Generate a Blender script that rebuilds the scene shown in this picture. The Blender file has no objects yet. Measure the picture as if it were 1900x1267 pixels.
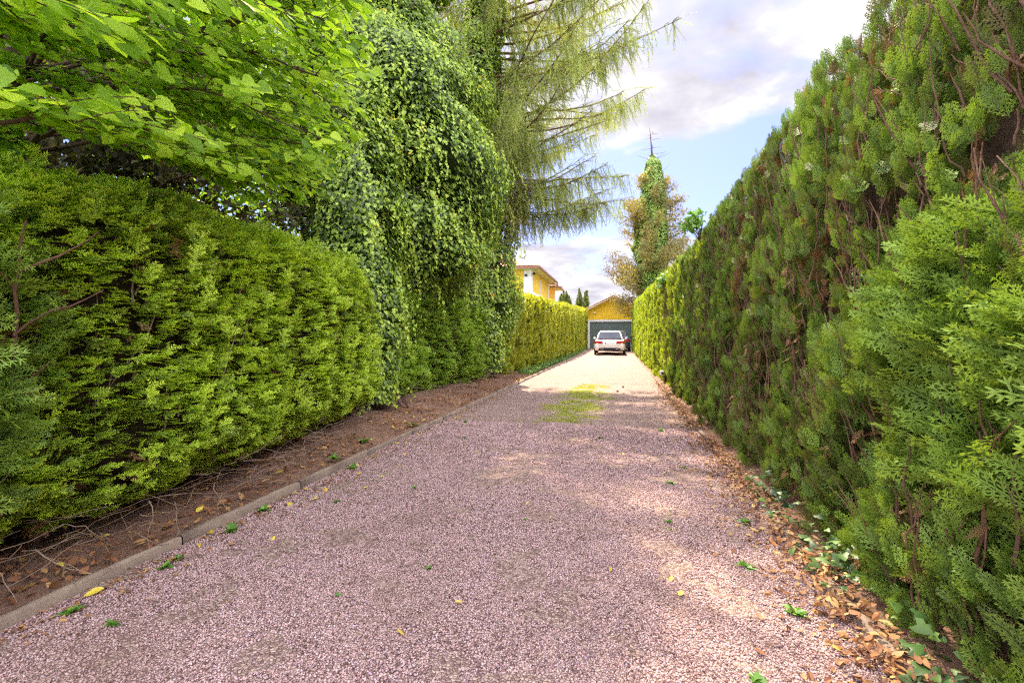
import bpy, math, random
import numpy as np
from mathutils import Vector, Matrix

S = bpy.context.scene
COL = S.collection
R = math.radians
rng = np.random.default_rng(11)
random.seed(11)

# ------------------------------------------------------------------ camera
F_PX, CAM_H, YAW, PIT = 900.0, 1.15, R(12.4), math.atan(-9.5 / 900.0)
FW = np.array([-math.sin(YAW) * math.cos(PIT), math.cos(YAW) * math.cos(PIT), math.sin(PIT)])
RT = np.array([math.cos(YAW), math.sin(YAW), 0.0])
UP = np.cross(RT, FW)
cd = bpy.data.cameras.new('camera'); cam = bpy.data.objects.new('camera', cd); COL.objects.link(cam)
cd.sensor_width = 36.0; cd.lens = 36.0 * F_PX / 1900.0; cd.clip_start = 0.05; cd.clip_end = 3000
cam.matrix_world = Matrix(((RT[0], UP[0], -FW[0], 0), (RT[1], UP[1], -FW[1], 0), (RT[2], UP[2], -FW[2], CAM_H), (0, 0, 0, 1)))
S.camera = cam
# ------------------------------------------------------------------ world, sun, exposure
SUN_EL, SUN_AZ = R(55), R(-15)          # azimuth measured from +Y towards +X
EXPO = 1.7
SUN_W, SKY_W = 5.0, 0.075
S.view_settings.view_transform = 'Standard'; S.view_settings.look = 'None'
S.view_settings.gamma = 1.0; S.view_settings.exposure = EXPO
w = bpy.data.worlds.new('World'); S.world = w; w.use_nodes = True
nt = w.node_tree; nt.nodes.clear()


def N(t, typ, **kw):
    n = t.nodes.new(typ)
    for k, v in kw.items():
        if k.startswith('i_'):
            n.inputs[k[2:].replace('_', ' ')].default_value = v
        else:
            setattr(n, k, v)
    return n


def ramp(t, stops, interp='LINEAR'):
    n = t.nodes.new('ShaderNodeValToRGB'); cr = n.color_ramp; cr.interpolation = interp
    while len(cr.elements) < len(stops): cr.elements.new(0.5)
    for e, (p, c) in zip(cr.elements, stops):
        e.position = p
        e.color = (c[0], c[1], c[2], 1) if hasattr(c, '__len__') else (c, c, c, 1)
    return n


def mathn(t, op, a, b=None, c=None, clamp=False):
    n = t.nodes.new('ShaderNodeMath'); n.operation = op; n.use_clamp = clamp
    for i, v in enumerate((a, b, c)):
        if v is None: continue
        if isinstance(v, (int, float)): n.inputs[i].default_value = v
        else: t.links.new(v, n.inputs[i])
    return n.outputs[0]


def mixc(t, fac, a, b, blend='MIX'):
    n = t.nodes.new('ShaderNodeMix'); n.data_type = 'RGBA'; n.blend_type = blend
    for s, v in ((n.inputs[0], fac), (n.inputs[6], a), (n.inputs[7], b)):
        if isinstance(v, (int, float)): s.default_value = v
        elif isinstance(v, (tuple, list)): s.default_value = (v[0], v[1], v[2], 1)
        else: t.links.new(v, s)
    return n.outputs[2]


def noise(t, scale, vec=None, detail=4, rough=0.55, dist=0.0):
    n = t.nodes.new('ShaderNodeTexNoise'); n.inputs['Scale'].default_value = scale
    n.inputs['Detail'].default_value = detail; n.inputs['Roughness'].default_value = rough
    n.inputs['Distortion'].default_value = dist
    if vec is not None: t.links.new(vec, n.inputs['Vector'])
    return n.outputs['Fac']


out = N(nt, 'ShaderNodeOutputWorld'); bg = N(nt, 'ShaderNodeBackground', i_Strength=SKY_W)
sky = N(nt, 'ShaderNodeTexSky'); sky.sky_type = 'NISHITA'; sky.sun_disc = False
sky.sun_elevation = SUN_EL; sky.sun_rotation = SUN_AZ
sky.air_density = 1.0; sky.dust_density = 1.2; sky.ozone_density = 2.0
tc = N(nt, 'ShaderNodeTexCoord'); sep = N(nt, 'ShaderNodeSeparateXYZ')
nt.links.new(tc.outputs['Generated'], sep.inputs[0])
zz = sep.outputs['Z']
zc = mathn(nt, 'ADD', mathn(nt, 'MAXIMUM', zz, 0.0), 0.16)
cmb = N(nt, 'ShaderNodeCombineXYZ')
nt.links.new(mathn(nt, 'DIVIDE', sep.outputs['X'], zc), cmb.inputs[0])
nt.links.new(mathn(nt, 'DIVIDE', sep.outputs['Y'], zc), cmb.inputs[1])
cn = noise(nt, 1.7, cmb.outputs[0], 10, 0.6, 0.1)
bias = ramp(nt, [(0.0, 0.60), (0.10, 0.66), (0.175, 0.64), (0.215, 0.33), (0.32, 0.36), (0.39, 0.66), (0.6, 0.62), (1.0, 0.6)])
nt.links.new(zz, bias.inputs[0])
cm = ramp(nt, [(0.45, 0.0), (0.52, 0.6), (0.60, 1.0)])
nt.links.new(mathn(nt, 'SUBTRACT', mathn(nt, 'ADD', cn, bias.outputs[0]), 0.55), cm.inputs[0])
cn2 = noise(nt, 2.6, cmb.outputs[0], 9, 0.58, 0.2)
cc = ramp(nt, [(0.36, (14.5, 13.9, 16.2)), (0.50, (19.5, 18.8, 20.4)), (0.61, (27.0, 26.2, 26.8))])
nt.links.new(cn2, cc.inputs[0])
glow = ramp(nt, [(0.0, .2), (0.58, .2), (0.74, .8), (1.0, 1.0)])   # added fill: cloud boosted towards the zenith, above the view
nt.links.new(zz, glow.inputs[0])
back = ramp(nt, [(0.44, .82), (0.60, .125)])     # added fill: clouds behind the camera boosted
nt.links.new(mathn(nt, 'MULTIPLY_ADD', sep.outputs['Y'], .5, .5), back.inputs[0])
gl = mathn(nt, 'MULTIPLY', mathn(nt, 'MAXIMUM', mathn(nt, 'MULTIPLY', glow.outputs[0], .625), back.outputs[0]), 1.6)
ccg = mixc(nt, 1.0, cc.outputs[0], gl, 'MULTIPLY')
for _n in nt.nodes:
    if _n.bl_idname == 'ShaderNodeMix': _n.clamp_result = False
skyc = mixc(nt, 1.0, sky.outputs[0], (.92, .86, 1.14), 'MULTIPLY')
skyc = mixc(nt, 0.35, skyc, (1.9, 2.6, 5.6))
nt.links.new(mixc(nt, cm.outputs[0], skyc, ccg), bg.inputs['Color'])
nt.links.new(bg.outputs[0], out.inputs[0])
sd = bpy.data.lights.new('sun', 'SUN'); sd.energy = SUN_W; sd.angle = R(0.6); sd.color = (1.0, 0.85, 0.63)
sun = bpy.data.objects.new('sun', sd); COL.objects.link(sun)
SV = Vector((math.sin(SUN_AZ) * math.cos(SUN_EL), math.cos(SUN_AZ) * math.cos(SUN_EL), math.sin(SUN_EL)))
sun.rotation_euler = SV.to_track_quat('Z', 'Y').to_euler(); sun.location = (0, 0, 30)
S.cycles.max_bounces = 12; S.cycles.diffuse_bounces = 8; S.cycles.transmission_bounces = 8
S.cycles.use_denoising = False
S.cycles.pixel_filter_type = 'BLACKMAN_HARRIS'; S.cycles.filter_width = 1.25


# ------------------------------------------------------------------ numpy helpers
def nrm(v):
    return v / np.maximum(np.linalg.norm(v, axis=-1, keepdims=True), 1e-9)


def _h(ix, iy, iz, seed):
    h = (ix * 374761393 + iy * 668265263 + iz * 2147483647 + seed * 1274126177) & 0xffffffff
    h = ((h ^ (h >> 13)) * 1274126177) & 0xffffffff
    return ((h ^ (h >> 16)) & 0xffff) / 65535.0


def vn(p, scale, seed=0):
    """trilinear value noise in 0..1; scale = feature size (number or triple)"""
    q = np.asarray(p, float) / np.asarray(scale, float); i = np.floor(q).astype(np.int64); f = q - i; f = f * f * (3 - 2 * f)
    r = 0
    for a in (0, 1):
        wa = f[..., 0] if a else 1 - f[..., 0]
        for b in (0, 1):
            wb = f[..., 1] if b else 1 - f[..., 1]
            for c in (0, 1):
                wc = f[..., 2] if c else 1 - f[..., 2]
                r = r + wa * wb * wc * _h(i[..., 0] + a, i[..., 1] + b, i[..., 2] + c, seed)
    return r


def project(p):
    v = np.asarray(p, float) - np.array([0, 0, CAM_H]); d = v @ FW
    return 950 + F_PX * (v @ RT) / d, 633.5 - F_PX * (v @ UP) / d, d


def zg(y):                                # the drive climbs a hand's breadth towards the garage
    return np.interp(y, [28, 41], [0.0, 0.12])


def link(o, parent=None):
    COL.objects.link(o)
    if parent is not None:
        o.parent = parent
        o.matrix_parent_inverse = Matrix.Identity(4)
    return o


def np_mesh(name, V, T, mat, parent=None, attrs=None, smooth=False):
    """triangles only"""
    me = bpy.data.meshes.new(name); V = np.asarray(V, np.float32); T = np.asarray(T, np.int32)
    if parent is not None:
        V = V - np.array(parent.location, np.float32)
    me.vertices.add(len(V)); me.vertices.foreach_set('co', V.ravel())
    me.loops.add(T.size); me.loops.foreach_set('vertex_index', T.ravel())
    me.polygons.add(len(T)); me.polygons.foreach_set('loop_start', np.arange(0, T.size, 3, dtype=np.int32))
    me.polygons.foreach_set('loop_total', np.full(len(T), 3, np.int32))
    if smooth: me.polygons.foreach_set('use_smooth', np.ones(len(T), bool))
    me.update(calc_edges=True)
    for k, a in (attrs or {}).items():
        at = me.attributes.new(k, 'FLOAT', 'POINT'); at.data.foreach_set('value', np.asarray(a, np.float32))
    me.materials.append(mat)
    return link(bpy.data.objects.new(name, me), parent)


class Tpl:
    def __init__(s): s.v = []; s.t = []; s.tip = []

    def add(s, vs, ts, tip):
        b = len(s.v); s.v += [tuple(v) for v in vs]; s.t += [tuple(i + b for i in t) for t in ts]
        s.tip += list(tip) if hasattr(tip, '__len__') else [tip] * len(vs)

    def done(s):
        s.v = np.array(s.v, float); s.t = np.array(s.t, int); s.tip = np.array(s.tip, float); return s


def frame(yd, zh):
    Y = nrm(yd); X = nrm(np.cross(Y, zh)); Z = np.cross(X, Y); return X, Y, Z


class Cloud:
    """many small template copies gathered into one mesh"""
    def __init__(s): s.V = []; s.T = []; s.r = []; s.tip = []; s.n = 0

    def put(s, tpls, pos, yd, zh, sc, rnd=None, sx=None):
        n = len(pos)
        if n == 0: return
        rnd = rng.random(n) if rnd is None else rnd
        which = rng.integers(0, len(tpls), n); X, Y, Z = frame(yd, zh)
        sc = np.broadcast_to(sc, (n,)); sx = np.ones(n) if sx is None else sx
        for k, t in enumerate(tpls):
            m = which == k
            if not m.any(): continue
            mm = int(m.sum()); v = t.v
            W = pos[m][:, None] + sc[m][:, None, None] * (v[None, :, 0:1] * X[m][:, None] * sx[m][:, None, None] + v[None, :, 1:2] * Y[m][:, None] + v[None, :, 2:3] * Z[m][:, None])
            s.V.append(W.reshape(-1, 3)); nv = len(v)
            s.T.append((t.t[None] + (s.n + np.arange(mm) * nv)[:, None, None]).reshape(-1, 3)); s.n += mm * nv
            s.r.append(np.repeat(rnd[m], nv)); s.tip.append(np.tile(t.tip, mm))

    def raw(s, V, T, r=0.5, tip=0.0):
        V = np.asarray(V, float); s.V.append(V); s.T.append(np.asarray(T) + s.n); s.n += len(V)
        s.r.append(np.full(len(V), r)); s.tip.append(np.full(len(V), tip))

    def tube(s, path, rad, sides=5, r=None):
        P = np.asarray(path, float); n = len(P); rad = np.broadcast_to(rad, (n,))
        d = nrm(np.gradient(P, axis=0)); h = np.where(np.abs(d[:, 2:3]) > 0.9, np.array([[1., 0, 0]]), np.array([[0, 0, 1.]]))
        X = nrm(np.cross(d, h)); Z = np.cross(X, d); a = np.arange(sides) * 2 * math.pi / sides
        V = (P[:, None] + rad[:, None, None] * (np.cos(a)[None, :, None] * X[:, None] + np.sin(a)[None, :, None] * Z[:, None])).reshape(-1, 3)
        T = []
        for i in range(n - 1):
            for j in range(sides):
                p, q = i * sides + j, i * sides + (j + 1) % sides
                T += [(p, q, p + sides), (q, q + sides, p + sides)]
        s.raw(V, T, rng.random() if r is None else r)

    def build(s, name, mat, parent=None, smooth=False):
        return np_mesh(name, np.concatenate(s.V), np.concatenate(s.T), mat, parent, {'rnd': np.concatenate(s.r), 'tip': np.concatenate(s.tip)}, smooth)


def thing(name, label, cat, loc=(0, 0, 0), group=None):
    o = bpy.data.objects.new(name, None); COL.objects.link(o); o.location = loc
    o.empty_display_size = 0.2
    return tag(o, label, cat, group)


def tag(o, label=None, cat=None, group=None, kind=None):
    for k, v in (('label', label), ('category', cat), ('group', group), ('kind', kind)):
        if v: o[k] = v
    return o


# ------------------------------------------------------------------ materials
def mat_new(name):
    m = bpy.data.materials.new(name); m.use_nodes = True; t = m.node_tree; t.nodes.clear()
    o = t.nodes.new('ShaderNodeOutputMaterial'); b = t.nodes.new('ShaderNodeBsdfPrincipled')
    t.links.new(b.outputs[0], o.inputs[0]); return m, t, b, o


def leaf_mat(name, stops, tip=None, trans=0.35, rough=0.45, spec=0.4, big=1.5, bigamt=0.35, warm=(1.25, 1.15, 0.55)):
    """per-leaf colour from 'rnd', young growth from 'tip', slow drift of tone over the plant"""
    m, t, b, o = mat_new(name)
    a = N(t, 'ShaderNodeAttribute', attribute_name='rnd')
    tcn = N(t, 'ShaderNodeTexCoord')
    n1 = noise(t, big, tcn.outputs['Object'], 3)
    fac = mathn(t, 'ADD', a.outputs['Fac'], mathn(t, 'MULTIPLY', mathn(t, 'SUBTRACT', n1, 0.5), bigamt * 2.2), clamp=True)
    rp = ramp(t, stops); t.links.new(fac, rp.inputs[0]); c = rp.outputs[0]
    if tip:
        ta = N(t, 'ShaderNodeAttribute', attribute_name='tip')
        c = mixc(t, mathn(t, 'MULTIPLY', ta.outputs['Fac'], mathn(t, 'ADD', mathn(t, 'MULTIPLY', fac, 0.8), 0.4), clamp=True), c, tip)
    t.links.new(c, b.inputs['Base Color']); b.inputs['Roughness'].default_value = rough
    b.inputs['Specular IOR Level'].default_value = spec
    if trans > 0:
        tr = t.nodes.new('ShaderNodeBsdfTranslucent'); t.links.new(mixc(t, 1.0, c, warm, 'MULTIPLY'), tr.inputs[0])
        mx = t.nodes.new('ShaderNodeMixShader'); mx.inputs[0].default_value = trans
        t.links.new(b.outputs[0], mx.inputs[1]); t.links.new(tr.outputs[0], mx.inputs[2]); t.links.new(mx.outputs[0], o.inputs[0])
    return m


def plain(name, col, rough=0.6, spec=0.5, metal=0.0, var=0.0, vscale=6.0, bump=0.0, bscale=40, coat=0.0):
    m, t, b, o = mat_new(name)
    b.inputs['Roughness'].default_value = rough; b.inputs['Metallic'].default_value = metal
    b.inputs['Specular IOR Level'].default_value = spec; b.inputs['Coat Weight'].default_value = coat
    b.inputs['Coat Roughness'].default_value = 0.05
    if var:
        tcn = N(t, 'ShaderNodeTexCoord'); n1 = noise(t, vscale, tcn.outputs['Object'], 6, 0.6)
        d = tuple(x * (1 - var) for x in col); l = tuple(min(1, x * (1 + var)) for x in col)
        r_ = ramp(t, [(0.3, d), (0.7, l)]); t.links.new(n1, r_.inputs[0]); t.links.new(r_.outputs[0], b.inputs['Base Color'])
    else: b.inputs['Base Color'].default_value = (*col, 1)
    if bump:
        tcn = N(t, 'ShaderNodeTexCoord'); n2 = noise(t, bscale, tcn.outputs['Object'], 5, 0.65)
        bp = t.nodes.new('ShaderNodeBump'); bp.inputs['Strength'].default_value = bump; bp.inputs['Distance'].default_value = 0.02
        t.links.new(n2, bp.inputs['Height']); t.links.new(bp.outputs[0], b.inputs['Normal'])
    return m


M = {}
M['yew'] = leaf_mat('yew_needles', [(0, (.018, .045, .012)), (.3, (.06, .15, .02)), (.7, (.24, .40, .03)), (1, (.40, .58, .045))], (.66, .84, .09), .42, .45)
M['yew_dark'] = leaf_mat('dark_yew_needles', [(0, (.04, .09, .02)), (.5, (.13, .25, .035)), (1, (.24, .40, .045))], (.44, .62, .07), .32, .4)
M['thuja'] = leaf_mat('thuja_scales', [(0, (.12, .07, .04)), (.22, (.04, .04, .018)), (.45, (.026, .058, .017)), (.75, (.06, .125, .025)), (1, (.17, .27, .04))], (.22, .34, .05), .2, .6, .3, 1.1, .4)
M['thuja_far'] = leaf_mat('thuja_sunlit_scales', [(0, (.04, .065, .016)), (.35, (.12, .20, .025)), (.75, (.23, .33, .035)), (1, (.32, .40, .045))], (.34, .44, .05), .45, .42, .4, .5, .35)  # same hedge as thuja, sunlight put into a paler, yellower colour
M['gold'] = leaf_mat('golden_hedge_leaves', [(0, (.09, .12, .02)), (.35, (.20, .27, .025)), (.75, (.36, .42, .035)), (1, (.46, .47, .045))], (.46, .50, .05), .55, .45, .4, .45, .3)
M['cypress'] = leaf_mat('cypress_scales', [(0, (.05, .11, .035)), (.5, (.12, .23, .05)), (1, (.20, .34, .06))], (.32, .46, .07), .3, .4)
M['ivy'] = leaf_mat('ivy_leaves', [(0, (.04, .07, .02)), (.3, (.14, .23, .04)), (.65, (.34, .48, .06)), (.95, (.55, .68, .10)), (1, (.85, .52, .04))], None, .34, .36, .45, 1.2, .25)
M['lime'] = leaf_mat('lime_leaves', [(0, (.12, .24, .02)), (.35, (.28, .46, .03)), (.75, (.44, .64, .045)), (1, (.56, .74, .06))], None, .58, .55, .3, .8, .25, (1.12, 1.12, .55))
M['spruce'] = leaf_mat('spruce_needles', [(0, (.14, .11, .06)), (.4, (.20, .27, .07)), (1, (.34, .44, .10))], (.40, .46, .14), .4, .5, .3)
M['far_fol'] = leaf_mat('far_tree_foliage', [(0, (.17, .12, .06)), (.5, (.25, .215, .07)), (1, (.33, .34, .09))], None, .4, .6, .3, .35, .5)
M['far_ivy'] = leaf_mat('far_ivy_leaves', [(0, (.08, .14, .025)), (.5, (.20, .33, .045)), (1, (.36, .47, .07))], None, .35, .4, .5, .6, .3)
M['bgconifer'] = leaf_mat('brown_conifer_foliage', [(0, (.035, .03, .018)), (.5, (.08, .07, .03)), (1, (.12, .14, .04))], None, .35, .6, .3, .5, .5)
M['columnar'] = leaf_mat('columnar_foliage', [(0, (.05, .075, .02)), (.5, (.13, .16, .035)), (1, (.21, .24, .05))], None, .35, .6)
M['dead'] = leaf_mat('dead_scales', [(0, (.10, .045, .02)), (.5, (.24, .12, .055)), (1, (.36, .22, .11))], None, .2, .7, .2)
M['litter'] = leaf_mat('brown_litter', [(0, (.10, .04, .018)), (.4, (.24, .10, .045)), (.8, (.34, .18, .07)), (1, (.45, .30, .12))], None, .1, .6, .3)
M['yellowleaf'] = leaf_mat('yellow_leaf', [(0, (.50, .36, .05)), (.6, (.66, .54, .07)), (1, (.6, .3, .08))], None, .15, .5, .4)
M['weed'] = leaf_mat('weed_leaf', [(0, (.06, .17, .02)), (1, (.16, .34, .04))], None, .3, .4, .5)
M['grass'] = leaf_mat('grass_blades', [(0, (.20, .28, .02)), (.6, (.40, .50, .035)), (1, (.55, .52, .08))], None, .4, .5, .3, 2.0, .4)
M['bark'] = plain('bark', (.10, .062, .045), .85, .2, var=.45, vscale=9, bump=.8, bscale=30)
M['bark_red'] = plain('reddish_bark', (.17, .095, .065), .85, .2, var=.4, vscale=14, bump=.8, bscale=45)
M['twig'] = plain('dry_twig', (.24, .17, .12), .85, .2, var=.35, vscale=8)
M['twig_pale'] = plain('pale_twig', (.34, .27, .19), .8, .2, var=.3, vscale=8)
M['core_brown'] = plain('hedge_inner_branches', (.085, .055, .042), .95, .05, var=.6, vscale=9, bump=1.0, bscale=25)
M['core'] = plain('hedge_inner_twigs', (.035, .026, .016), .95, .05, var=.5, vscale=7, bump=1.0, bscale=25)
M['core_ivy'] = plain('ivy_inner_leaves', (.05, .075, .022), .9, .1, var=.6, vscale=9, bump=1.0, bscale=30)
M['ivy_low'] = leaf_mat('dark_ivy_leaves', [(0, (.02, .05, .02)), (.6, (.06, .13, .03)), (1, (.14, .24, .04))], None, .25, .45, .4)  # ivy in a darker leaf colour, for the ground
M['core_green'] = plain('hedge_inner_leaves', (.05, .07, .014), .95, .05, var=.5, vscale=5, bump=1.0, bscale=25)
M['white'] = plain('white_render', (.80, .79, .77), .75, .2, var=.06, vscale=2)
M['soffit'] = plain('cream_soffit', (.80, .70, .52), .7, .2, var=.05)
M['yellow'] = plain('yellow_render', (.78, .50, .07), .85, .15, var=.08, vscale=1.2, bump=.15, bscale=60)
M['yellow2'] = plain('ochre_render', (.82, .53, .04), .85, .15, var=.08, vscale=1.2, bump=.15, bscale=60)
M['gutter'] = plain('brown_gutter', (.25, .10, .07), .45, .5)
M['dark'] = plain('dark_rubber', (.018, .017, .018), .7, .3)
M['glass'] = plain('dark_glass', (.03, .035, .04), .05, .8, coat=.5)
M['green_door'] = plain('green_door_paint', (.12, .158, .145), .5, .4, var=.1, vscale=3)
M['stone'] = plain('pale_stone', (.45, .38, .32), .85, .2, var=.25, vscale=5, bump=.5)

# gravel drive: pebble cells in pinks and mauves, dark joints, brown dirt drifts, mossy film
m, t, b, o = mat_new('pink_gravel')
tcn = N(t, 'ShaderNodeTexCoord'); ob = tcn.outputs['Object']
vo = N(t, 'ShaderNodeTexVoronoi', i_Scale=78.0); t.links.new(ob, vo.inputs['Vector'])
ve = N(t, 'ShaderNodeTexVoronoi', i_Scale=78.0, feature='DISTANCE_TO_EDGE'); t.links.new(ob, ve.inputs['Vector'])
hs = N(t, 'ShaderNodeSeparateColor'); t.links.new(vo.outputs['Color'], hs.inputs[0])
st = [(0, (.18, .105, .095)), (.3, (.30, .195, .17)), (.6, (.41, .28, .24)), (.85, (.50, .37, .305)), (1, (.32, .235, .25))]
rp = ramp(t, st); t.links.new(hs.outputs[0], rp.inputs[0])
gap = ramp(t, [(0.0, (.10, .05, .04)), (.10, 1.0)]); t.links.new(ve.outputs['Distance'], gap.inputs[0])
c = mixc(t, 1.0, rp.outputs[0], gap.outputs[0], 'MULTIPLY')
big = noise(t, 1.3, ob, 6, .62); dirt = ramp(t, [(.52, 0.0), (.70, .55)]); t.links.new(big, dirt.inputs[0])
c = mixc(t, dirt.outputs[0], c, (.19, .12, .09))
moss = noise(t, 2.3, ob, 7, .65); sx = N(t, 'ShaderNodeSeparateXYZ'); t.links.new(ob, sx.inputs[0])
gy = mathn(t, 'SUBTRACT', 1.0, mathn(t, 'POWER', mathn(t, 'MULTIPLY', mathn(t, 'SUBTRACT', sx.outputs[1], 8.6), .36), 2.0), clamp=True)
gx = mathn(t, 'SUBTRACT', 1.0, mathn(t, 'POWER', mathn(t, 'MULTIPLY', mathn(t, 'ADD', sx.outputs[0], .68), 1.9), 2.0), clamp=True)
mm = mathn(t, 'MULTIPLY', mathn(t, 'MULTIPLY', gx, gy), mathn(t, 'MULTIPLY', moss, 1.5), clamp=True)
c = mixc(t, mathn(t, 'MULTIPLY', mm, .45), c, (.26, .30, .04))
fm = ramp(t, [(.60, 0.0), (.72, .35)]); t.links.new(moss, fm.inputs[0])
c = mixc(t, mathn(t, 'MULTIPLY', fm.outputs[0], mathn(t, 'GREATER_THAN', sx.outputs[1], 2.5)), c, (.33, .30, .07))
t.links.new(c, b.inputs['Base Color']); b.inputs['Roughness'].default_value = .8; b.inputs['Specular IOR Level'].default_value = .25
bp = t.nodes.new('ShaderNodeBump'); bp.inputs['Strength'].default_value = .9; bp.inputs['Distance'].default_value = .006
hgt = ramp(t, [(0, 0.0), (.4, 1.0)]); t.links.new(ve.outputs['Distance'], hgt.inputs[0])
t.links.new(hgt.outputs[0], bp.inputs['Height']); t.links.new(bp.outputs[0], b.inputs['Normal'])
M['gravel'] = m
# single stones
m, t, b, o = mat_new('pink_stone')
a = N(t, 'ShaderNodeAttribute', attribute_name='rnd'); rp = ramp(t, [(0, (.09, .05, .05)), (.2, (.33, .20, .195)), (.5, (.50, .325, .31)), (.8, (.58, .405, .38)), (.9, (.42, .30, .36)), (1, (.62, .48, .45))])
t.links.new(a.outputs['Fac'], rp.inputs[0]); tcn = N(t, 'ShaderNodeTexCoord'); n1 = noise(t, 260, tcn.outputs['Object'], 3)
r2 = ramp(t, [(.3, .75), (.7, 1.1)]); t.links.new(n1, r2.inputs[0])
c = mixc(t, 1.0, rp.outputs[0], r2.outputs[0], 'MULTIPLY')
big = noise(t, 1.3, tcn.outputs['Object'], 6, .62); dirt = ramp(t, [(.52, 0.0), (.70, .55)]); t.links.new(big, dirt.inputs[0])
c = mixc(t, dirt.outputs[0], c, (.19, .12, .09))
t.links.new(c, b.inputs['Base Color'])
b.inputs['Roughness'].default_value = .7; b.inputs['Specular IOR Level'].default_value = .3
M['stonebit'] = m
# soil
m, t, b, o = mat_new('reddish_soil')
tcn = N(t, 'ShaderNodeTexCoord'); n1 = noise(t, 3.0, tcn.outputs['Object'], 8, .65); n2 = noise(t, 60, tcn.outputs['Object'], 5, .7)
rp = ramp(t, [(.3, (.11, .05, .032)), (.55, (.24, .13, .085)), (.75, (.40, .26, .18))])
t.links.new(mathn(t, 'ADD', mathn(t, 'MULTIPLY', n1, .6), mathn(t, 'MULTIPLY', n2, .4)), rp.inputs[0]); t.links.new(rp.outputs[0], b.inputs['Base Color'])
b.inputs['Roughness'].default_value = .95; bp = t.nodes.new('ShaderNodeBump'); bp.inputs['Strength'].default_value = 1.0; bp.inputs['Distance'].default_value = .02
t.links.new(n2, bp.inputs['Height']); t.links.new(bp.outputs[0], b.inputs['Normal']); M['soil'] = m
# weathered kerb
m, t, b, o = mat_new('weathered_concrete')
tcn = N(t, 'ShaderNodeTexCoord'); n1 = noise(t, 4.0, tcn.outputs['Object'], 8, .7); n2 = noise(t, 90, tcn.outputs['Object'], 4, .7)
rp = ramp(t, [(.3, (.13, .08, .055)), (.5, (.24, .165, .12)), (.7, (.33, .255, .17))]); t.links.new(n1, rp.inputs[0])
c = mixc(t, .35, rp.outputs[0], mixc(t, n2, (.06, .045, .03), (.40, .33, .26))); t.links.new(c, b.inputs['Base Color']); b.inputs['Roughness'].default_value = .9
bp = t.nodes.new('ShaderNodeBump'); bp.inputs['Strength'].default_value = .6; bp.inputs['Distance'].default_value = .006
t.links.new(n2, bp.inputs['Height']); t.links.new(bp.outputs[0], b.inputs['Normal']); M['kerb'] = m
# roof tiles
m, t, b, o = mat_new('clay_tiles')
tcn = N(t, 'ShaderNodeTexCoord'); n1 = noise(t, 3.5, tcn.outputs['Object'], 6, .8)
rp = ramp(t, [(.3, (.20, .08, .055)), (.5, (.36, .16, .10)), (.7, (.50, .28, .19))]); t.links.new(n1, rp.inputs[0]); t.links.new(rp.outputs[0], b.inputs['Base Color'])
b.inputs['Roughness'].default_value = .8; M['tile'] = m


# ------------------------------------------------------------------ ground
def sheet(name, xs, ys, zf, mat, kind='structure'):
    X, Y = np.meshgrid(xs, ys); Z = zf(X, Y); V = np.stack([X, Y, Z], -1).reshape(-1, 3)
    nx, ny = len(xs), len(ys); i, j = np.meshgrid(np.arange(nx - 1), np.arange(ny - 1)); a_ = (j * nx + i).ravel()
    T = np.concatenate([np.stack([a_, a_ + 1, a_ + nx + 1], -1), np.stack([a_, a_ + nx + 1, a_ + nx], -1)])
    o_ = np_mesh(name, V, T, mat, smooth=True); tag(o_, kind=kind); return o_


g = sheet('ground', np.array([-900, -60, -12, -6, 0, 6, 12, 60, 900.]), np.array([-900, -60, -10, 0, 10, 20, 28, 41, 60, 200, 1500.]),
          lambda X, Y: zg(Y) - .03, plain('rough_grass', (.07, .10, .03), .9, .1, var=.4, vscale=.4))
ysd = np.concatenate([np.arange(-8, 28, .2), np.arange(28, 42.1, 1)])


def drive_z(X, Y):
    P_ = np.stack([X, Y, X * 0], -1)
    return zg(Y) + .004 + .022 * (vn(P_, .9, 3) - .5) + .02 * np.exp(-((X + .7) / .35) ** 2)


sheet('driveway', np.linspace(-2.34, 1.02, 24), ysd, drive_z, M['gravel'])
sheet('soil_bed', np.linspace(-4.4, -2.385, 26), np.concatenate([np.arange(-4, 14, .1), np.arange(14, 41, .5)]),
      lambda X, Y: zg(Y) + .03 + .11 * np.clip((-2.45 - X) / .9, 0, 1) ** 1.3 * np.interp(Y, [0, 4, 8, 13, 20], [.3, .9, 1.3, 1, .4]) + .04 * (vn(np.stack([X, Y, X * 0], -1), .35, 5) - .5) + .02 * (vn(np.stack([X, Y, X * 0], -1), .09, 6) - .5), M['soil'])
sheet('verge', np.linspace(.93, 2.3, 14), np.concatenate([np.arange(-4, 14, .15), np.arange(14, 41, .5)]),
      lambda X, Y: zg(Y) + .025 + .06 * np.clip(X - .95, 0, 1) + .05 * (vn(np.stack([X, Y, X * 0], -1), .3, 9) - .5), M['soil'])


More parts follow.
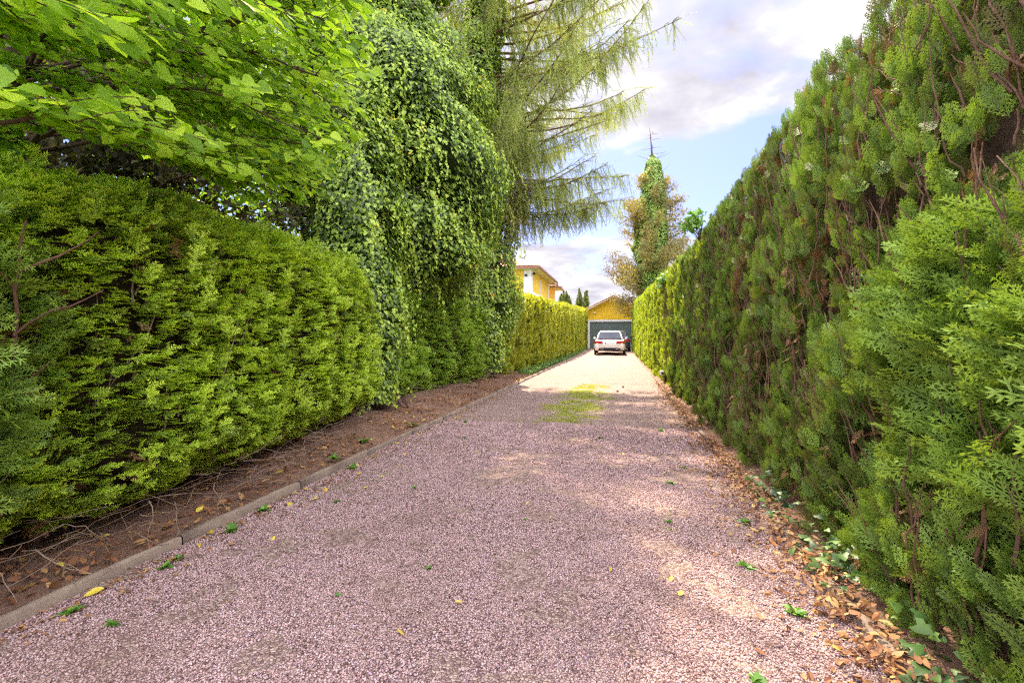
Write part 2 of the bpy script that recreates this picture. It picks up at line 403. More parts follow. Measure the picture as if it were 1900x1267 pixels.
def kerb(name, x, ys, wd, h, seed):
    c_ = Cloud(); r_ = np.random.default_rng(seed); jit = r_.normal(0, .008, len(ys)); zt = r_.normal(0, .006, len(ys))
    for i in range(len(ys) - 1):
        n = 5; yy = np.linspace(ys[i] + .004, ys[i + 1] - .004, n); xx = x + jit[i] + (jit[i + 1] - jit[i]) * (yy - yy[0]) / (yy[-1] - yy[0]) * .6
        V = []
        for a_, b_ in zip(xx, yy):
            z0 = float(zg(b_)); e = r_.normal(0, .0035, 4)
            V += [(a_ - wd / 2, b_, z0 - .1), (a_ - wd / 2 + e[0], b_, z0 + h + zt[i] - .008), (a_ - wd / 2 + .01, b_, z0 + h + zt[i] + e[1]), (a_ + wd / 2 - .01, b_, z0 + h + zt[i] + e[2]), (a_ + wd / 2 + e[3], b_, z0 + h + zt[i] - .01), (a_ + wd / 2, b_, z0 - .1)]
        T = []
        for k in range(n - 1):
            for j in range(5):
                p = k * 6 + j; T += [(p, p + 1, p + 7), (p, p + 7, p + 6)]
        for k0, rev in ((0, 0), ((n - 1) * 6, 1)):
            for j in range(1, 5): T.append((k0, k0 + j + rev, k0 + j + 1 - rev))
        c_.raw(V, T)
    o_ = c_.build(name, M['kerb']); tag(o_, kind='structure')


kerb('kerb', -2.375, np.arange(-3.9, 40, 1.02), .040, .05, 4)
kerb('edging', .955, np.arange(-3.3, 38, 1.0), .05, .03, 8)


# ------------------------------------------------------------------ leaf and spray templates
def needle(T, p, d, up, L, wd, tip):
    s_ = nrm(np.cross(d, up)); p = np.array(p, float)
    T.add([p - s_ * wd * .6, p + s_ * wd * .6, p + d * L * .55 + s_ * wd, p + d * L, p + d * L * .55 - s_ * wd], [(0, 1, 2), (0, 2, 4), (2, 3, 4)], [tip] * 5)


def needle1(T, p, d, up, L, wd, tip):
    s_ = nrm(np.cross(d, up)); p = np.array(p, float)
    T.add([p - s_ * wd, p + s_ * wd, p + d * L], [(0, 1, 2)], [tip] * 3)


def shoot(T, p0, d0, L, nn, nl, wd, r_, t0=0.0, t1=1.0, simple=True):
    """flat two-ranked yew shoot"""
    up = np.array([0, 0, 1.]); d0 = nrm(np.array(d0, float)); s_ = nrm(np.cross(d0, up)); p0 = np.array(p0, float)
    end = p0 + d0 * L + np.array([0, 0, -.06 * L])
    T.add([p0 - s_ * .0012, p0 + s_ * .0012, end], [(0, 1, 2)], [0, 0, .6])
    for i in range(nn):
        q = (i + .5) / nn; p = p0 + (end - p0) * q
        for sd_ in (-1, 1):
            a_ = R(r_.uniform(48, 70)) * (1 - .35 * q); d = nrm(d0 * math.cos(a_) + s_ * sd_ * math.sin(a_) + up * r_.uniform(.0, .4))
            needle1(T, p, d, up, nl * (1 - .35 * abs(q - .4)) * r_.uniform(.85, 1.15), wd, t0 + (t1 - t0) * q)


def yew_frond(seed, L=.11, side=5, nn=9, nl=.02, wd=.0022):
    r_ = np.random.default_rng(seed); T = Tpl()
    shoot(T, (0, 0, 0), (0, 1, 0), L, nn, nl, wd, r_, .05, 1)
    for k in range(side):
        q = (k + .6) / side * .8; sg = -1 if k % 2 else 1; a_ = R(r_.uniform(38, 60))
        shoot(T, (0, L * q, -.004 * q), (sg * math.sin(a_), math.cos(a_), r_.uniform(-.15, .25)), L * r_.uniform(.42, .65), max(4, nn - 3), nl * .9, wd, r_, .1, 1)
    return T.done()


def thuja_frond(seed, L=.15, npair=7, sub=4, wd=.0032, fan=1.0, lob=.02):
    """flat fan of overlapping scale-leaf fingers"""
    r_ = np.random.default_rng(seed); T = Tpl(); up = np.array([0, 0, 1.])

    def strip(p, d, L_, w_, t0, t1):
        s_ = nrm(np.cross(d, up)); q = p + d * L_ * .6; e = p + d * L_
        T.add([p - s_ * w_ * .6, p + s_ * w_ * .6, q + s_ * w_, e + s_ * w_ * .25, e - s_ * w_ * .25, q - s_ * w_], [(0, 1, 2), (0, 2, 5), (5, 2, 3), (5, 3, 4)], [t0, t0, (t0 + t1) / 2, t1, t1, (t0 + t1) / 2])
    bend = r_.uniform(-.15, .15)
    P_ = lambda q: np.array([bend * L * q * q, L * q, -.10 * L * q * q])
    strip(P_(0), nrm(P_(1) - P_(0)), L, wd * .9, 0, .9)
    for i in range(npair):
        for sg in (-1, 1):
            q = (i + .45 + .25 * (sg > 0)) / npair * .93; p = P_(q); a_ = R(r_.uniform(34, 46)); l = L * .50 * fan * (1 - q * .72) * r_.uniform(.8, 1.15)
            d = nrm(np.array([sg * math.sin(a_), math.cos(a_), r_.uniform(-.18, .12)])); strip(p, d, l, wd * .8, .2, 1)
            ns = max(0, int(round(sub * (1 - q * .8))))
            for k in range(ns):
                qq = (k + .6) / (ns + .3); pp = p + d * l * qq
                for s2 in (-1, 1):
                    b_ = R(36) * s2 * sg; d2 = nrm(np.array([d[0] * math.cos(b_) + d[1] * math.sin(b_), -d[0] * math.sin(b_) + d[1] * math.cos(b_), d[2] + r_.uniform(-.15, .15)]))
                    strip(pp, d2, lob * (1 - .4 * qq) * r_.uniform(.8, 1.2), wd * .75, .35, 1)
    return T.done()


def outline_leaf(pts, fold=.18, curl=.12, seed=0):
    """leaf from half-outline points (x, y) with folded midrib"""
    r_ = np.random.default_rng(seed); T = Tpl(); mid = [(0, y) for y in np.linspace(pts[0][1], pts[-1][1], 4)]
    zf = lambda x, y: abs(x) * fold - curl * y * y + r_.uniform(-.012, .012)
    for sg in (-1, 1):
        vs = [(0, y, -curl * y * y) for _, y in mid] + [(sg * x, y, zf(x, y)) for x, y in pts[1:-1]]
        ys_ = [y for _, y in mid]; n = len(pts) - 2; ts = []; mi = 0
        for k in range(n):
            a_ = 4 + k; ts.append((mi, a_, a_ + 1) if k < n - 1 else (mi, a_, 3))
            if k < n - 1 and mi < 2 and pts[k + 2][1] > ys_[mi + 1]: ts.append((mi, a_ + 1, mi + 1)); mi += 1
        while mi < 3 - 0 and mi < 3:
            if mi + 1 < 3: ts.append((mi, 4 + n - 1, mi + 1))
            mi += 1
        ts.append((0, 4, 0)) if False else None
        T.add(vs, [t_ if sg > 0 else t_[::-1] for t_ in ts], 0.0)
    return T.done()


LIME_O = [(0, 0), (.22, -.06), (.40, .02), (.50, .16), (.47, .24), (.53, .34), (.46, .42), (.48, .53), (.37, .60), (.36, .71), (.24, .76), (.16, .88), (0, 1.0)]
LIME = [outline_leaf([(x * k, y) for x, y in LIME_O], f, c_, i) for i, (k, f, c_) in enumerate([(1, .2, .12), (.9, .35, .2), (1.05, .08, .25), (.85, -.1, .1)])]
OVAL_O = [(0, 0), (.14, .08), (.24, .25), (.27, .45), (.20, .68), (.10, .86), (0, 1.0)]
OVAL = [outline_leaf(OVAL_O, f, c_, i) for i, (f, c_) in enumerate([(.3, .2), (.6, .4), (.1, -.2), (-.3, .35)])]
IVY = []
for i in range(3):
    r_ = np.random.default_rng(i); T = Tpl()
    pts = [(0, .12), (.38, -.12), (.52, .22), (.34, .42), (.30, .62), (0, 1.0), (-.30, .62), (-.34, .42), (-.52, .22), (-.38, -.12)]
    T.add([(0, .35, .06)] + [(x * r_.uniform(.85, 1.1), y, -.12 * abs(x) - .1 * y * y) for x, y in pts], [(0, k + 1, (k + 1) % 10 + 1) for k in range(10)], 0.0); IVY.append(T.done())
SMALL = []
for i in range(3):                                       # simple pointed leaf, four triangles
    T = Tpl(); T.add([(0, 0, 0), (.28, .45, .06), (0, 1, -.1), (-.28, .45, .06), (0, .45, 0)], [(0, 1, 4), (4, 1, 2), (0, 4, 3), (4, 2, 3)], 0.0); SMALL.append(T.done())
YEW = [yew_frond(i, .085, 4, 7, .021, .0042) for i in range(6)]
YEW_L = [yew_frond(20 + i, .11, 4, 6, .024, .0034) for i in range(4)]
THU = [thuja_frond(i, .16, 7, 4, .0032) for i in range(6)]
THU_M = [thuja_frond(10 + i, .15, 5, 2, .0055, 1.0, .028) for i in range(5)]
THU_F = [thuja_frond(20 + i, .14, 3, 1, .010, 1.1, .03) for i in range(4)]
CYP = [thuja_frond(30 + i, .2, 9, 3, .0022, 1.0, .022) for i in range(4)]


# ------------------------------------------------------------------ hedges
class Hedge:
    """clipped hedge: s runs along Y, u climbs the face, rounds the shoulder and runs over the top"""
    def __init__(s, sgn, ys, fx, hy, H, z0=.05, rad=.22, top=.5, lump=.10, lsc=.45, col=0.0, colp=.7, seed=0, under=.2, lean=0.0):
        s.__dict__.update(locals())

    def at(s, y, u, depth=0.0, bump=True):
        H = np.interp(y, s.hy, s.H) + zg(y); fx = np.interp(y, s.ys, s.fx); r = s.rad; z0 = s.z0 + zg(y)
        L1 = H - r - z0; L2 = r * math.pi / 2; d = u * (L1 + L2 + s.top)
        a_ = np.clip((d - L1) / r, 0, math.pi / 2)
        z = np.where(d < L1, z0 + d, H - r + r * np.sin(a_)); off = np.where(d < L1, 0, r * (1 - np.cos(a_))) + np.clip(d - L1 - L2, 0, None)
        n_out = np.where(d < L1, 1.0, np.cos(a_)); n_z = np.where(d < L1, 0.0, np.sin(a_))
        off = off + s.under * np.clip(1 - (z - z0) / .45, 0, 1) ** 2 + (np.interp(y, *s.lean) if s.lean else 0) * (z - z0)
        P_ = np.stack([fx - s.sgn * off, y, z], -1)
        b_ = s.lump * ((vn(P_, s.lsc, s.seed) - .5) * 1.3 + (vn(P_, s.lsc * .4, s.seed + 1) - .5) * .7)
        if s.col:
            ph = y / s.colp + .5 * vn(np.stack([y, y * 0, z * .3], -1), 1.3, s.seed + 5); b_ = b_ + s.col * (np.abs(np.sin(ph * math.pi)) - .75)
        k = (b_ if bump else 0) - depth
        Nn = np.stack([s.sgn * n_out, 0 * y, n_z], -1)
        return P_ + Nn * (k[..., None] if hasattr(k, 'shape') and np.ndim(k) else k), Nn

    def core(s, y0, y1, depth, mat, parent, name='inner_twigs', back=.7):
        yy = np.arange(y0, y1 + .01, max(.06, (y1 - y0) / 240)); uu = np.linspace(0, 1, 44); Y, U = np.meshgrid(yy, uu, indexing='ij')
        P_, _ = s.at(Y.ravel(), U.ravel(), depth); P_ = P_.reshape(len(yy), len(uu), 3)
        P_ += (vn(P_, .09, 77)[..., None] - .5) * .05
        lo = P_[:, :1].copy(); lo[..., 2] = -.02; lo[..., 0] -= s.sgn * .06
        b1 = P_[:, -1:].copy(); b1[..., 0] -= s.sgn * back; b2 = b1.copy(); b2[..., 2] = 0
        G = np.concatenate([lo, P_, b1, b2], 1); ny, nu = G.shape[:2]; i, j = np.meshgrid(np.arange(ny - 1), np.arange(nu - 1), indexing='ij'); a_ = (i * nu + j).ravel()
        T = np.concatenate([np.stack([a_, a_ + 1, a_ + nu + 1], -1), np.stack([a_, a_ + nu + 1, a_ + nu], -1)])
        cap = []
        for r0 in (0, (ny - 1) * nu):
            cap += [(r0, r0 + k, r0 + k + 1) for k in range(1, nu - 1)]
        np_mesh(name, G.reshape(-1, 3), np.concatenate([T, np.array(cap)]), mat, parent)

    def sprays(s, cl, tpls, n, y0, y1, sc, depth=(-.03, .14), out=.6, up=.55, mode='thuja', umin=0, umax=1, gap=0.0, gsc=.22, rb=0.0, tiltj=.4):
        kc = 3; m_ = n // kc; y = np.repeat(rng.uniform(y0, y1, m_), kc); u = np.repeat(rng.uniform(umin, umax, m_), kc); d = np.repeat(rng.uniform(0, 1, m_) ** 1.3 * (depth[1] - depth[0]) + depth[0], kc)
        tone = np.repeat(rng.normal(0, .16, m_), kc); n = m_ * kc; y = y + rng.normal(0, .035, n); u = u + rng.normal(0, .007 if mode == 'yew' else .012, n); u = np.clip(u, umin, umax)
        P_, Nn = s.at(y, u, d)
        if gap > 0:
            keep = vn(P_, (gsc, gsc, gsc * 1.7), s.seed + 31) > gap; P_, Nn, y, d, tone = P_[keep], Nn[keep], y[keep], d[keep], tone[keep]
        n = len(P_); J = rng.normal(0, 1, (n, 3)); along = np.array([0, 1., 0]); Z = np.array([0, 0, 1.])
        if mode == 'yew':
            yd = nrm(Nn * 1.0 + along * J[:, :1] * .85 + Z * (.05 + .14 * J[:, 1:2])); zh = nrm(Z + .26 * J + Nn * .32)
        elif mode == 'down':
            yd = nrm(Nn * .5 - Z * .7 + J * .4); zh = nrm(Nn + .5 * J)
        else:
            yd = nrm(Nn * out + Z * up + along * J[:, :1] * .5 + J * .16); zh = nrm(np.cross(yd, nrm(Nn + 1.0 * J)) + .2 * J)
        if s.col: tone = tone + .42 * (_h(np.floor(y / s.colp + .25 * vn(P_, .8, 3)).astype(np.int64), 0 * y.astype(np.int64), 0 * y.astype(np.int64), s.seed) - .5)
        S_ = sc * rng.uniform(.7, 1.25, n)
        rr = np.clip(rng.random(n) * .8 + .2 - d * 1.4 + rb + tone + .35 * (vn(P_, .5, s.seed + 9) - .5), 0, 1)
        cl.put(tpls, P_ - yd * S_[:, None] * .05, yd, zh, S_, rr)


def stems(h, cl, n, y0, y1, umax=.8, r0=.009, L=(.3, .9), depth=.07, wander=.12):
    for _ in range(n):
        y = rng.uniform(y0, y1); u = rng.uniform(.0, umax); P_, Nn = h.at(np.array([y]), np.array([u]), np.array([depth + rng.uniform(0, .06)]))
        l = rng.uniform(*L); l = max(.08, min(l, float(np.interp(y, h.hy, h.H)) - .34 - P_[0, 2])); k = 7; q = np.linspace(0, 1, k)[:, None]; d = nrm(np.array([Nn[0, 0] * rng.uniform(-.05, .35), rng.normal(0, .28), 1.0]))
        P2 = P_[0] + q * l * d + np.cumsum(rng.normal(0, wander * l / k, (k, 3)), 0)
        cl.tube(P2, np.linspace(r0, r0 * .35, k) * rng.uniform(.6, 1.3), 5)


def forks(h, root, specs):
    """hand placed limbs standing proud of the foliage"""
    for (y, z, l, r0, dy, dep) in specs:
        cl = Cloud()
        Hh = np.interp(y, h.hy, h.H); u = (z - h.z0) / (Hh - h.rad - h.z0 + h.rad * 1.57 + h.top); P_, Nn = h.at(np.array([y]), np.array([u]), np.array([dep]))
        q = np.linspace(0, 1, 9)[:, None]; P2 = P_[0] + q * l * nrm(np.array([Nn[0, 0] * .18, dy, 1.0])) + np.cumsum(rng.normal(0, .012, (9, 3)), 0)
        cl.tube(P2, np.linspace(r0, r0 * .4, 9), 6)
        for f in (3, 5, 6):
            sg = rng.choice([-1, 1]); B = P2[f] + np.linspace(0, 1, 6)[:, None] * l * rng.uniform(.3, .5) * nrm(np.array([Nn[0, 0] * .3, sg * .8, .8])) + np.cumsum(rng.normal(0, .01, (6, 3)), 0)
            cl.tube(B, np.linspace(r0 * .55, r0 * .2, 6), 5)
        cl.build('branch', M['bark_red'], root)


# --- right: tall thuja hedge
HR = Hedge(-1, [-2, 0, 6, 10, 20, 40], [1.05, 1.05, 1.08, 1.09, 1.05, 1.04], [-2, 6, 10, 14, 22, 31, 40], [3.12, 3.05, 2.85, 2.85, 3.05, 3.45, 3.8], z0=.0, lump=.11, lsc=.4, col=.05, colp=.75, seed=40, under=.02, top=.5, lean=([0, 8, 12, 20], [.12, .095, .055, .02]))
root = thing('thuja_hedge', 'tall thuja hedge along the right side of the drive, ragged and dark near the viewer', 'hedge', (1.7, 0, 0))
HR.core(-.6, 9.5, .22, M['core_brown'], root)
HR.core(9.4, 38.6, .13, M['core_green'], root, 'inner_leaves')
c_ = Cloud()
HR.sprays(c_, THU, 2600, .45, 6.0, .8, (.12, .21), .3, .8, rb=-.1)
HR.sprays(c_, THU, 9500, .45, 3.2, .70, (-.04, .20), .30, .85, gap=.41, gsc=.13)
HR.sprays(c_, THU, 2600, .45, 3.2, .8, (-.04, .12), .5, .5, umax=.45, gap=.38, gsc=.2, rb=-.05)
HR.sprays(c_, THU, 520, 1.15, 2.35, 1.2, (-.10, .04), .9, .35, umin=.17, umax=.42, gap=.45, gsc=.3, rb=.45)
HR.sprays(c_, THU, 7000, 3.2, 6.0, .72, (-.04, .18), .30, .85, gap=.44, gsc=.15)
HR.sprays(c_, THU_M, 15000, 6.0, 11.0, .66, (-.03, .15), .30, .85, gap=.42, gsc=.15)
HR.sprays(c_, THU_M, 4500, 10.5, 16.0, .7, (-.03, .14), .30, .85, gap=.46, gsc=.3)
c_.build('foliage', M['thuja'], root)
c_ = Cloud()
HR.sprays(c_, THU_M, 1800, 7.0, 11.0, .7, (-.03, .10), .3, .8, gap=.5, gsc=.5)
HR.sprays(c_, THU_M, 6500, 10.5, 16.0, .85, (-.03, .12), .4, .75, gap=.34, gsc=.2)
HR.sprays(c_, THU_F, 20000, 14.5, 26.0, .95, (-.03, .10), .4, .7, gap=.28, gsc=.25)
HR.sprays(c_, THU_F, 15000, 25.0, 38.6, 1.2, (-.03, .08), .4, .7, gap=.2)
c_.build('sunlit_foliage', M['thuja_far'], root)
c_ = Cloud()
HR.sprays(c_, THU, 2400, .5, 6, .5, (-.01, .14), .4, .2, 'down', gap=.5, gsc=.3)
HR.sprays(c_, THU, 2200, .5, 6, .5, (-.01, .12), .3, .8, umin=.35, gap=.5, gsc=.3)
HR.sprays(c_, THU_M, 2200, 5, 14, .6, (.0, .08), .4, .2, 'down', gap=.4)
c_.build('dead_foliage', M['dead'], root)
c_ = Cloud(); stems(HR, c_, 900, .6, 6, .85, .0055, (.15, .55), .01, .2); stems(HR, c_, 500, 6, 14, .85, .007, (.3, .9), .05)
forks(HR, root, [(1.55, .75, .7, .010, .25, .04), (1.9, .35, .6, .008, -.2, .05), (2.3, .9, .6, .008, .2, .05), (1.75, 1.9, .7, .009, .3, .04), (2.6, 1.9, .6, .008, -.25, .05), (3.1, .5, .5, .007, .1, .05), (2.9, 1.4, .6, .007, .2, .05)])
c_.build('stem', M['bark_red'], root)

# --- left, near: yew hedge
HL = Hedge(1, [-1, 0, 2.5, 4, 5.4, 6.2], [-2.58, -2.56, -2.52, -2.76, -2.98, -3.3], [-1, 2, 4, 5.2, 5.7, 6.2], [1.80, 1.92, 2.05, 2.02, 1.85, 1.5], z0=.16, lump=.11, lsc=.45, seed=60, under=.34, top=.8, rad=.3)
root = thing('yew_hedge', 'bright green yew hedge in layered shoots at the near left of the drive', 'hedge', (-3.1, 0, 0))
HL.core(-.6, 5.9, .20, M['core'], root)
c_ = Cloud()
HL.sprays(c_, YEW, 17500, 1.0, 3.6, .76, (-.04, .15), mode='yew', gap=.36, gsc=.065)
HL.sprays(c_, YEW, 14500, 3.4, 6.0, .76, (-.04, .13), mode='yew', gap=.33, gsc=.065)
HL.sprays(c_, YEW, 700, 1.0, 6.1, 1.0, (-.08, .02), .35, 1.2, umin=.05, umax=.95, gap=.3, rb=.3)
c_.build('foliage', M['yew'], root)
c_ = Cloud(); stems(HL, c_, 170, 1.0, 6.1, .8, .006, (.2, .6), .10)
for _ in range(240):                                    # dry twigs under the skirt
    y = rng.uniform(1.0, 6.3); x = np.interp(y, HL.ys, HL.fx) - rng.uniform(-.12, .45); q = np.linspace(0, 1, 6)[:, None]
    p = np.array([x, y, rng.uniform(.06, .3)]); d = nrm(np.array([rng.normal(.4, .5), rng.normal(0, .8), rng.normal(.05, .25)])); P2 = p + q * rng.uniform(.15, .5) * d + np.cumsum(rng.normal(0, .012, (6, 3)), 0)
    P2[:, 2] = np.maximum(P2[:, 2], .05); c_.tube(P2, np.linspace(.003, .0012, 6), 4)
for y in np.arange(1.3, 6.2, .62):
    tk = Cloud(); x = np.interp(y, HL.ys, HL.fx) - .45; q = np.linspace(0, 1, 6)[:, None]; tk.tube(np.array([x, y, 0]) + q * np.array([rng.normal(0, .08), rng.normal(0, .1), .75]) + rng.normal(0, .01, (6, 3)), .03, 7); tk.build('trunk', M['bark'], root)
c_.build('stem', M['twig'], root)
c_ = Cloud(); HL.sprays(c_, YEW, 260, 1.0, 6.0, .8, (0, .06), mode='down', gap=.45); c_.build('dead_foliage', M['dead'], root)

# --- left edge: cypress shrub with feathery sprays
HC = Hedge(1, [.6, 1.0, 1.5, 1.75], [-2.62, -2.44, -2.48, -2.72], [0, 3], [1.72, 1.72], z0=.22, lump=.2, lsc=.35, seed=81, under=.25, top=.4)
root = thing('cypress_shrub', 'feathery blue green cypress shrub at the far left edge, in front of the yew hedge', 'shrub', (-2.8, 1.3, 0))
HC.core(.7, 1.7, .2, M['core'], root, back=.3)
c_ = Cloud(); HC.sprays(c_, CYP, 1100, .8, 1.78, 1.15, (-.06, .16), 1.0, .15, gap=.30, gsc=.2); c_.build('foliage', M['cypress'], root)
c_ = Cloud(); stems(HC, c_, 36, .9, 1.75, .8, .008, (.2, .6), .04); forks(HC, root, [(1.45, .3, .9, .014, .1, .02), (1.55, .9, .8, .012, -.1, .01)]); c_.build('stem', M['bark_red'], root)
c_ = Cloud(); HC.sprays(c_, CYP, 60, .9, 1.75, .6, (-.04, .04), 1, .2, umin=.1, umax=.6); c_.build('dead_foliage', M['dead'], root)

# --- left, second: darker yew hedge
HD = Hedge(1, [6.0, 6.6, 9, 12, 13.2], [-3.5, -3.38, -3.28, -3.02, -3.0], [6, 9, 11, 13.2], [1.9, 1.95, 1.95, 2.1], z0=.14, lump=.22, lsc=.55, seed=90, under=.2, top=.6, rad=.3)
root = thing('yew_hedge', 'dark green yew hedge under the ivy, between the near hedge and the golden hedge', 'hedge', (-3.7, 9, 0))
HD.core(5.9, 13.2, .18, M['core'], root)
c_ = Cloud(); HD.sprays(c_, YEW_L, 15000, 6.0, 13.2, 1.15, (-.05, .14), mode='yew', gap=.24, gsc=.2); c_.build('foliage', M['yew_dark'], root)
c_ = Cloud(); stems(HD, c_, 60, 6.1, 13, .5, .008, (.2, .6), .1)
for _ in range(120):
    y = rng.uniform(6.2, 13); x = np.interp(y, HD.ys, HD.fx) + rng.uniform(-.3, .25); q = np.linspace(0, 1, 6)[:, None]
    P2 = np.array([x, y, rng.uniform(.12, .25)]) + q * rng.uniform(.2, .6) * nrm(np.array([rng.normal(.3, .5), rng.normal(0, .8), rng.normal(.05, .2)])) + np.cumsum(rng.normal(0, .015, (6, 3)), 0)
    P2[:, 2] = np.maximum(P2[:, 2], .1); c_.tube(P2, np.linspace(.005, .002, 6), 4)
c_.build('stem', M['twig'], root)

# --- left, far: clipped golden hedge
HG = Hedge(1, [12.8, 14, 20, 25, 40.3], [-3.0, -2.9, -2.75, -2.65, -2.55], [12.8, 14, 20, 30, 40.3], [2.35, 2.45, 2.6, 2.95, 3.25], z0=.06, lump=.08, lsc=.5, col=.17, colp=1.2, seed=120, under=.08, top=.7, rad=.12)
root = thing('golden_hedge', 'clipped yellow green hedge with vertical ribs leading up to the garage', 'hedge', (-3.1, 26, 0))
HG.core(12.8, 40.3, .16, M['core_green'], root, 'inner_leaves')
c_ = Cloud()
HG.sprays(c_, THU_M, 9000, 12.8, 20, .85, (-.02, .09), .5, .7, gap=.16)
HG.sprays(c_, THU_F, 15000, 18, 40.3, 1.1, (-.02, .07), .5, .7, gap=.12)
c_.build('foliage', M['gold'], root)


# ------------------------------------------------------------------ ivy clad trees
def blob_ivy(c_, core, axis, rz, n, size, seed, lump=.45, z0=0., z1=10., arc=None):
    """ivy shaggy around a bent trunk; axis(z)->(x,y), rz(z)->radius"""
    z = rng.uniform(z0, z1, n); th = rng.uniform(0, 2 * math.pi, n) if arc is None else rng.uniform(*arc, n)
    ax = axis(z); dr = np.stack([np.cos(th), np.sin(th), 0 * z], -1)
    Q = np.concatenate([ax, z[:, None]], -1) + dr * .6
    lum = (vn(Q, (.9, .9, 1.3), seed) - .5) * 1.1 + (vn(Q, (.35, .35, .5), seed + 1) - .5) * .7
    r = rz(z) * (1 + lump * lum) ; dep = rng.random(n) ** 1.6 * .35
    P_ = np.concatenate([ax, z[:, None]], -1) + dr * (r - dep)[:, None]
    keep = vn(P_, .32, seed + 4) > .17; P_, dr, dep = P_[keep], dr[keep], dep[keep]; n = len(P_); J = rng.normal(0, 1, (n, 3))
    yd = nrm(np.array([0, 0, -1.]) + dr * .35 + J * .35); zh = nrm(dr + np.array([0, 0, .45]) + J * .38)
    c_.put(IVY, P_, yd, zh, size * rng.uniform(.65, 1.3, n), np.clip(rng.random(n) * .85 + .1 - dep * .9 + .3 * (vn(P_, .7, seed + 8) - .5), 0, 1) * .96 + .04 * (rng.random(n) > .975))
    # trailing shoots that hang clear of the mass
    nh = n // 220; k = rng.integers(0, n, nh)
    for q_ in k:
        l = rng.uniform(.25, .85); m_ = int(l / (size * .45)); t_ = np.linspace(0, 1, m_)[:, None]; o_ = rng.uniform(.02, .22)
        W = P_[q_] + dr[q_] * (dep[q_] + o_ * np.sin(t_ * 2.2)) + np.array([0, 0, -l]) * (t_ - .25) + np.cumsum(rng.normal(0, .012, (m_, 3)), 0)
        Jq = rng.normal(0, 1, (m_, 3)); c_.put(IVY, W, nrm(np.array([0, 0, -1.]) + Jq * .5), nrm(dr[q_] + np.array([0, 0, .4]) + rng.normal(0, .45, (m_, 3))), size * rng.uniform(.5, 1.1, m_) * (1.1 - .4 * t_[:, 0]), np.clip(.62 + .3 * rng.random(m_), 0, .95))
    zz_ = np.linspace(z0, z1, 60); tt = np.linspace(0, 2 * math.pi, 28, endpoint=False); Z_, TH = np.meshgrid(zz_, tt, indexing='ij')
    ax = axis(Z_.ravel()); dr = np.stack([np.cos(TH.ravel()), np.sin(TH.ravel()), 0 * Z_.ravel()], -1); Q = np.concatenate([ax, Z_.reshape(-1, 1)], -1) + dr * .6
    lum = (vn(Q, (.9, .9, 1.3), seed) - .5) * 1.1 + (vn(Q, (.35, .35, .5), seed + 1) - .5) * .7
    V = np.concatenate([ax, Z_.reshape(-1, 1)], -1) + dr * (np.maximum(rz(Z_.ravel()) * (1 + lump * lum) - .42, .12))[:, None]
    i, j = np.meshgrid(np.arange(59), np.arange(28), indexing='ij'); a_ = (i * 28 + j).ravel(); b_ = (i * 28 + (j + 1) % 28).ravel()
    core.raw(V, np.concatenate([np.stack([a_, b_, a_ + 28], -1), np.stack([b_, b_ + 28, a_ + 28], -1)]))


def tangle(c_, center, n, spread, L, r=.006):
    for _ in range(n):
        p = np.array(center) + rng.normal(0, 1, 3) * spread; d = nrm(rng.normal(0, 1, 3) + np.array([.8, -.3, -.1])); q = np.linspace(0, 1, 8)[:, None]
        c_.tube(p + q * rng.uniform(*L) * d + np.cumsum(rng.normal(0, .03, (8, 3)), 0), np.linspace(r, r * .3, 8), 4)


IA = lambda z: np.stack([-4.62 + .09 * z, 8.1 - .03 * z], -1) if np.ndim(z) else (-4.75, 8.1)
root = thing('ivy_clad_tree', 'huge tree wrapped in glossy ivy, left of the spruce and behind the near hedge', 'tree', (-4.7, 8.1, 0))
c_ = Cloud(); core = Cloud(); rz = lambda z: np.interp(z, [0, 1.6, 3, 5, 9, 11.5], [.8, 1.2, 1.45, 1.55, 1.5, .6])
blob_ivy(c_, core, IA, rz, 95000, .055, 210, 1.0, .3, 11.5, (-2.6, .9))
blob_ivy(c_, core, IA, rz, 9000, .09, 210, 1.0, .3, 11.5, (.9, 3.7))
# tongue of ivy spilling over the gap between the hedges down to the bed
IA2 = lambda z: np.stack([-3.42 - .10 * z, 6.15 + .12 * z], -1)
rz2 = lambda z: np.interp(z, [0, .8, 2, 3.5, 6], [.28, .42, .62, .75, .5])
blob_ivy(c_, core, IA2, rz2, 19000, .056, 260, .8, .25, 5.5, (-2.9, 1.1))
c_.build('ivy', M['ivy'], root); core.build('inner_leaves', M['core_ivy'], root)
c_ = Cloud(); c_.tube([(-4.75, 8.1, -.1), (-4.6, 8.0, 4), (-4.2, 7.9, 9), (-3.8, 7.8, 14)], [.38, .33, .25, .1], 10)
c_.tube([(-3.42, 6.15, -.05), (-3.62, 6.4, 2), (-4.2, 7.3, 5)], [.10, .09, .07], 8)
for _ in range(26):
    y = rng.uniform(6.0, 7.2); q = np.linspace(0, 1, 6)[:, None]; c_.tube(np.array([-3.25 + rng.normal(0, .1), y, .03]) + q * np.array([-.25, rng.normal(0, .2), rng.uniform(.3, .9)]) + rng.normal(0, .015, (6, 3)), np.linspace(.014, .006, 6), 5)
c_.build('trunk', M['bark'], root)
c_ = Cloud()
for _ in range(70):
    z = rng.uniform(2.5, 10); a_ = rng.uniform(-1.6, .6); p = np.array([*IA(np.array([z]))[0], z]); d = nrm(np.array([math.cos(a_), math.sin(a_), rng.normal(0, .25)])); q = np.linspace(0, 1, 8)[:, None]
    c_.tube(p + d * .9 + q * rng.uniform(.5, 1.0) * d + np.cumsum(rng.normal(0, .03, (8, 3)), 0), np.linspace(.009, .003, 8), 4)
c_.build('dead_twigs', M['twig_pale'], root)

